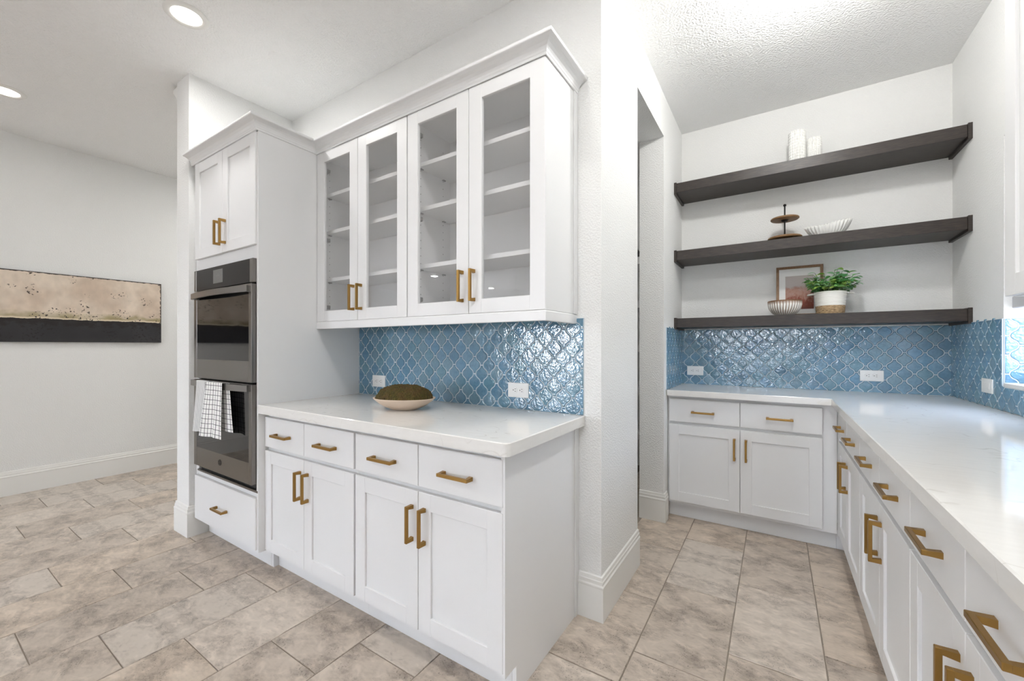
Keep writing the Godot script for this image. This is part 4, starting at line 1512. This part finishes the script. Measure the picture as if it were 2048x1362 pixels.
func ceiling_fan(at: Vector3):
	var t := thing("ceiling_fan", "white ceiling fan in the living room, seen mirrored in the glass cabinet door", "fan", Transform3D(Basis(), at))
	var st := new_st(true)
	lathe(st, [Vector2(0.0, -0.075), Vector2(0.03, -0.07), Vector2(0.07, -0.02), Vector2(0.075, -0.0005)], 32, Vector3.ZERO)
	build(st, "canopy", M.trim, t)
	st = new_st(true)
	tube(st, [Vector3(0, -0.07, 0), Vector3(0, -0.34, 0)], 0.013, 12)
	build(st, "rod", M.trim, t)
	st = new_st(true)
	lathe(st, [Vector2(0.0, -0.50), Vector2(0.07, -0.49), Vector2(0.115, -0.45), Vector2(0.12, -0.41), Vector2(0.09, -0.36), Vector2(0.03, -0.335), Vector2(0.0, -0.335)], 32, Vector3.ZERO)
	build(st, "motor", M.trim, t)
	var bl := new_st()
	hexa(bl, [Vector3(0.11, -0.405, -0.035), Vector3(0.11, -0.385, 0.035), Vector3(0.11, -0.377, 0.035), Vector3(0.11, -0.397, -0.035)],
		[Vector3(0.68, -0.410, -0.070), Vector3(0.68, -0.380, 0.070), Vector3(0.68, -0.372, 0.070), Vector3(0.68, -0.402, -0.070)])
	var mesh := commit(bl)
	for k in 5:
		put("blade", mesh, M.trim, t, Transform3D(Basis(Vector3.UP, 0.4 + TAU * k / 5), Vector3.ZERO))

# ================================================================ painting on the left wall
func painting():
	var x := -4.522
	var z0 := 0.19
	var z1 := 2.30
	var y0 := 1.2665
	var y1 := 1.865
	var W_ := 1536
	var H_ := 436
	var im := Image.create_empty(W_, H_, false, Image.FORMAT_RGB8)
	var soft := fbm(0.004, 4, 71)
	var edge := fbm(0.012, 4, 72)
	var crack := fbm(0.05, 4, 73)
	var patch := fbm(0.006, 3, 74)
	for py in H_:
		for px in W_:
			var v := py / float(H_)
			var n := soft.get_noise_2d(px, py)
			var line := 0.665 + edge.get_noise_2d(px, 9.0) * 0.014
			var c: Vector3
			var ck := crack.get_noise_2d(px, py * 1.1)
			var pt := patch.get_noise_2d(px, py)
			if v < line:
				c = Vector3(224, 208, 190).lerp(Vector3(206, 186, 166), clampf(0.5 + n * 1.3, 0, 1))
				# olive wash along the break
				var band := smoothstep(line - 0.115, line - 0.04, v + edge.get_noise_2d(px * 0.8, py) * 0.05) * (1.0 - smoothstep(line - 0.035, line - 0.004, v))
				c = c.lerp(Vector3(158, 144, 106), band * clampf(0.85 + n * 1.2, 0, 1))
				c *= 1.0 + 0.05 * crack.get_noise_2d(px * 0.35, py * 0.2)
				c = c.lerp(Vector3(226, 212, 184), smoothstep(line - 0.03, line - 0.01, v) * 0.8)
				var lowness := smoothstep(0.30, 0.66, v)
				var bite := smoothstep(0.30, 0.44, ck) * smoothstep(0.22 - lowness * 0.22, 0.34 - lowness * 0.18, pt)
				c = c.lerp(Vector3(40, 33, 28), bite * 0.92)
				if px > W_ - 7 - int(8.0 * edge.get_noise_2d(5.0, py * 4.0)):
					c = c.lerp(Vector3(52, 42, 36), 0.75)
				if v < 0.012 + 0.010 * edge.get_noise_2d(px * 2.0, 40.0):
					c = Vector3(58, 48, 42)
			else:
				c = Vector3(46, 45, 48).lerp(Vector3(34, 33, 36), clampf(0.5 + n, 0, 1))
				c = c.lerp(Vector3(22, 16, 14), 0.85 * (1.0 - smoothstep(line + 0.03, line + 0.11, v + edge.get_noise_2d(px * 1.5, py * 1.5 + 200.0) * 0.10)))
				c = c.lerp(Vector3(18, 15, 15), 0.8 * smoothstep(0.24, 0.36, ck) * smoothstep(-0.05, 0.15, pt))
			im.set_pixel(px, py, Color(c.x / 255.0, c.y / 255.0, c.z / 255.0))
	var m := mat(Color(1, 1, 1), 0.6)
	m.albedo_texture = ImageTexture.create_from_image(im)
	var t := thing("painting", "long abstract canvas in cream over black on the left wall", "painting", Transform3D(Basis(), Vector3(0, 0, 0)))
	var st := new_st()
	bx(st, Vector3(x - 0.027, y0 + 0.001, z0 + 0.001), Vector3(x - 0.0005, y1 - 0.001, z1 - 0.001), 0.001)
	build(st, "canvas_edge", mat(srgb(52, 44, 40), 0.8), t)
	st = new_st()
	quad_uv(st, [Vector3(x, y1, z0), Vector3(x, y1, z1), Vector3(x, y0, z1), Vector3(x, y0, z0)], [Vector2(1, 0), Vector2(0, 0), Vector2(0, 1), Vector2(1, 1)], Vector3.RIGHT)
	build(st, "painted_face", m, t)
